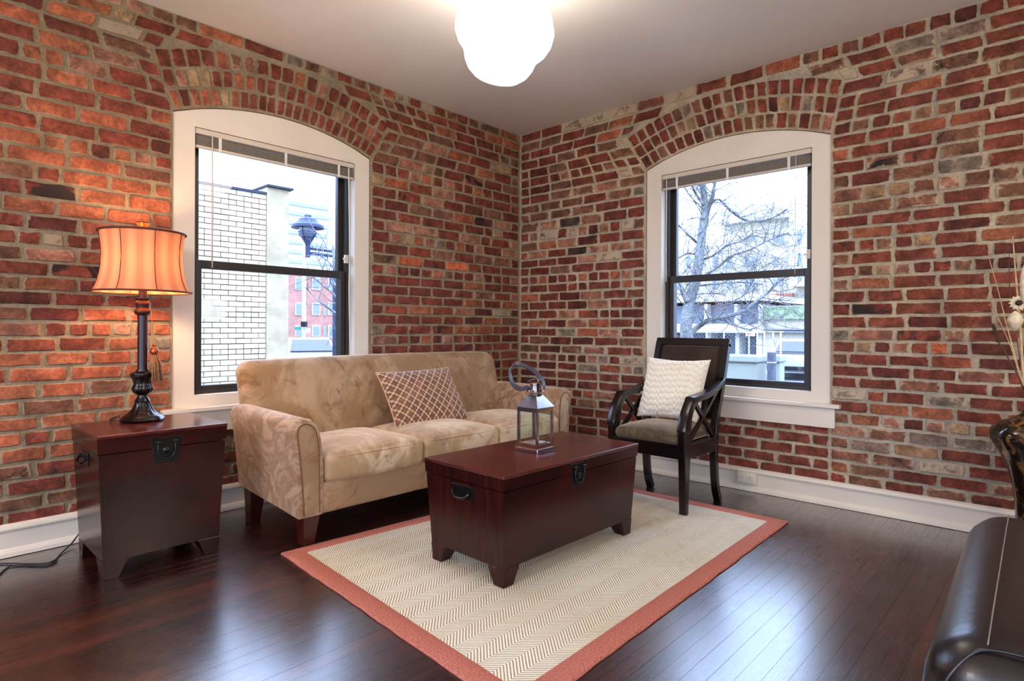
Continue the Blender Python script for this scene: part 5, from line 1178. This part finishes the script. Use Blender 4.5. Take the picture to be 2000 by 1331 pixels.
# ---- bare trees
def tree(label, base_px, d, mains, seed, twigs=1.0, ground=True, leanp=.5):
    R_ = random.Random(seed); p0 = at(base_px[0], base_px[1], d); t = thing('bare_tree', label, 'tree', (p0.x, p0.y, GZ)); o0 = Vector((p0.x, p0.y, GZ))
    px = d / F; bmb = bmesh.new(); bmt = bmesh.new()
    def grow(p, dirv, ln, r, lvl):
        pts = [p]; n = 4; dv = dirv.normalized()
        for k in range(n):
            dv = (dv + Vector((R_.gauss(0, .16), R_.gauss(0, .16), R_.gauss(.03, .14)))).normalized(); pts.append(pts[-1] + dv * ln / n)
            if lvl < 3 and R_.random() < .75 * twigs:
                sd = dv.cross(Vector((R_.gauss(0, 1), R_.gauss(0, 1), R_.gauss(0, 1)))).normalized(); grow(pts[-1], (dv * .75 + sd * R_.uniform(.5, 1.0)), ln * R_.uniform(.45, .75), r * .6, lvl + 1)
        tube(bmt, pts, max(r, .0028), 4, radii=[1 - .6 * i / n for i in range(n + 1)], up=(.3, .9, .2))
    for i, (pts, r0, r1, tw) in enumerate(mains):
        dd = [d + (q[2] if len(q) > 2 else R_.uniform(-.15, .15)) for q in pts]; W3 = [at(q[0], q[1], dd[k]) - o0 for k, q in enumerate(pts)]
        if i == 0 and ground: W3 = [Vector((0, 0, 0))] + [w_ for w_ in W3]
        S_ = smoothpath(W3, 4); N_ = len(S_); bm = bmesh.new(); tube(bm, S_, 1, 10 if r0 > .05 else 7, radii=[(r0 + (r1 - r0) * k / (N_ - 1)) for k in range(N_)], up=(.3, .9, .2))
        obj('trunk' if i == 0 else 'branch', bm, X_MOSS if i in (0, 1) and r0 > .04 else X_BARK, t, 180)
        for k in range(1, N_):
            if R_.random() < tw * twigs:
                dv = (S_[k] - S_[k - 1]).normalized(); sd = dv.cross(Vector((R_.gauss(0, 1), R_.gauss(0, 1), R_.gauss(0, 1)))).normalized(); grow(S_[k], dv * .5 + sd, R_.uniform(.3, .75) * d / 9, (.010 if r0 > .03 else .006) * d / 9, 1)
    o = obj('twigs', bmt, X_BARK, t, 180); o['kind'] = 'stuff'; bmb.free(); return t
tree('bare mossy tree with spreading branches outside the right window', (1345, 760), 9.0, [
    ([(1345, 700), (1340, 640), (1347, 590), (1358, 550), (1366, 500), (1372, 450), (1376, 400), (1372, 350), (1374, 300)], .105, .04, .35),
    ([(1345, 655), (1362, 640), (1385, 625), (1420, 618), (1452, 608), (1475, 590), (1500, 572), (1522, 550)], .048, .012, .55),
    ([(1344, 590), (1335, 572), (1328, 555), (1322, 530), (1310, 500)], .05, .015, .6),
    ([(1372, 430), (1382, 405), (1392, 385), (1396, 360), (1408, 320)], .045, .015, .7),
    ([(1370, 470), (1380, 440), (1388, 400), (1405, 390), (1425, 410), (1445, 425), (1462, 432), (1490, 432), (1520, 420), (1550, 400), (1580, 380)], .022, .010, .9),
    ([(1357, 552), (1375, 540), (1405, 520), (1430, 500), (1465, 488), (1500, 470), (1540, 455)], .022, .007, 1.1),
    ([(1355, 560), (1385, 556), (1420, 553), (1455, 552), (1490, 556)], .018, .006, 1.0),
    ([(1364, 510), (1392, 500), (1420, 480), (1450, 470), (1480, 450)], .018, .006, 1.0),
    ([(1368, 480), (1345, 460), (1325, 440), (1305, 420)], .022, .008, 1.0),
    ([(1366, 500), (1345, 495), (1325, 505), (1300, 520)], .018, .006, 1.0),
    ([(1374, 400), (1360, 380), (1350, 360), (1340, 330)], .025, .008, .9),
    ([(1476, 590), (1490, 595), (1505, 592), (1530, 580)], .010, .004, .9),
    ([(1405, 618), (1430, 590), (1455, 575), (1475, 540), (1485, 520)], .014, .005, .9)], 4, 1.15)
tree('slender bare tree at the right edge of the left window view', (672, 740), 13.0, [
    ([(670, 700), (668, 640), (664, 600), (660, 560), (655, 520), (650, 480)], .10, .03, .3),
    ([(664, 618), (650, 608), (636, 598), (622, 588), (608, 574), (597, 562)], .03, .008, .5),
    ([(660, 585), (652, 575), (640, 565), (624, 552), (610, 538), (600, 520)], .028, .008, .5),
    ([(656, 560), (648, 545), (636, 535), (625, 515), (618, 500)], .022, .006, .7),
    ([(655, 530), (640, 510), (622, 495), (618, 470), (622, 455)], .016, .004, .6)], 9, .45)
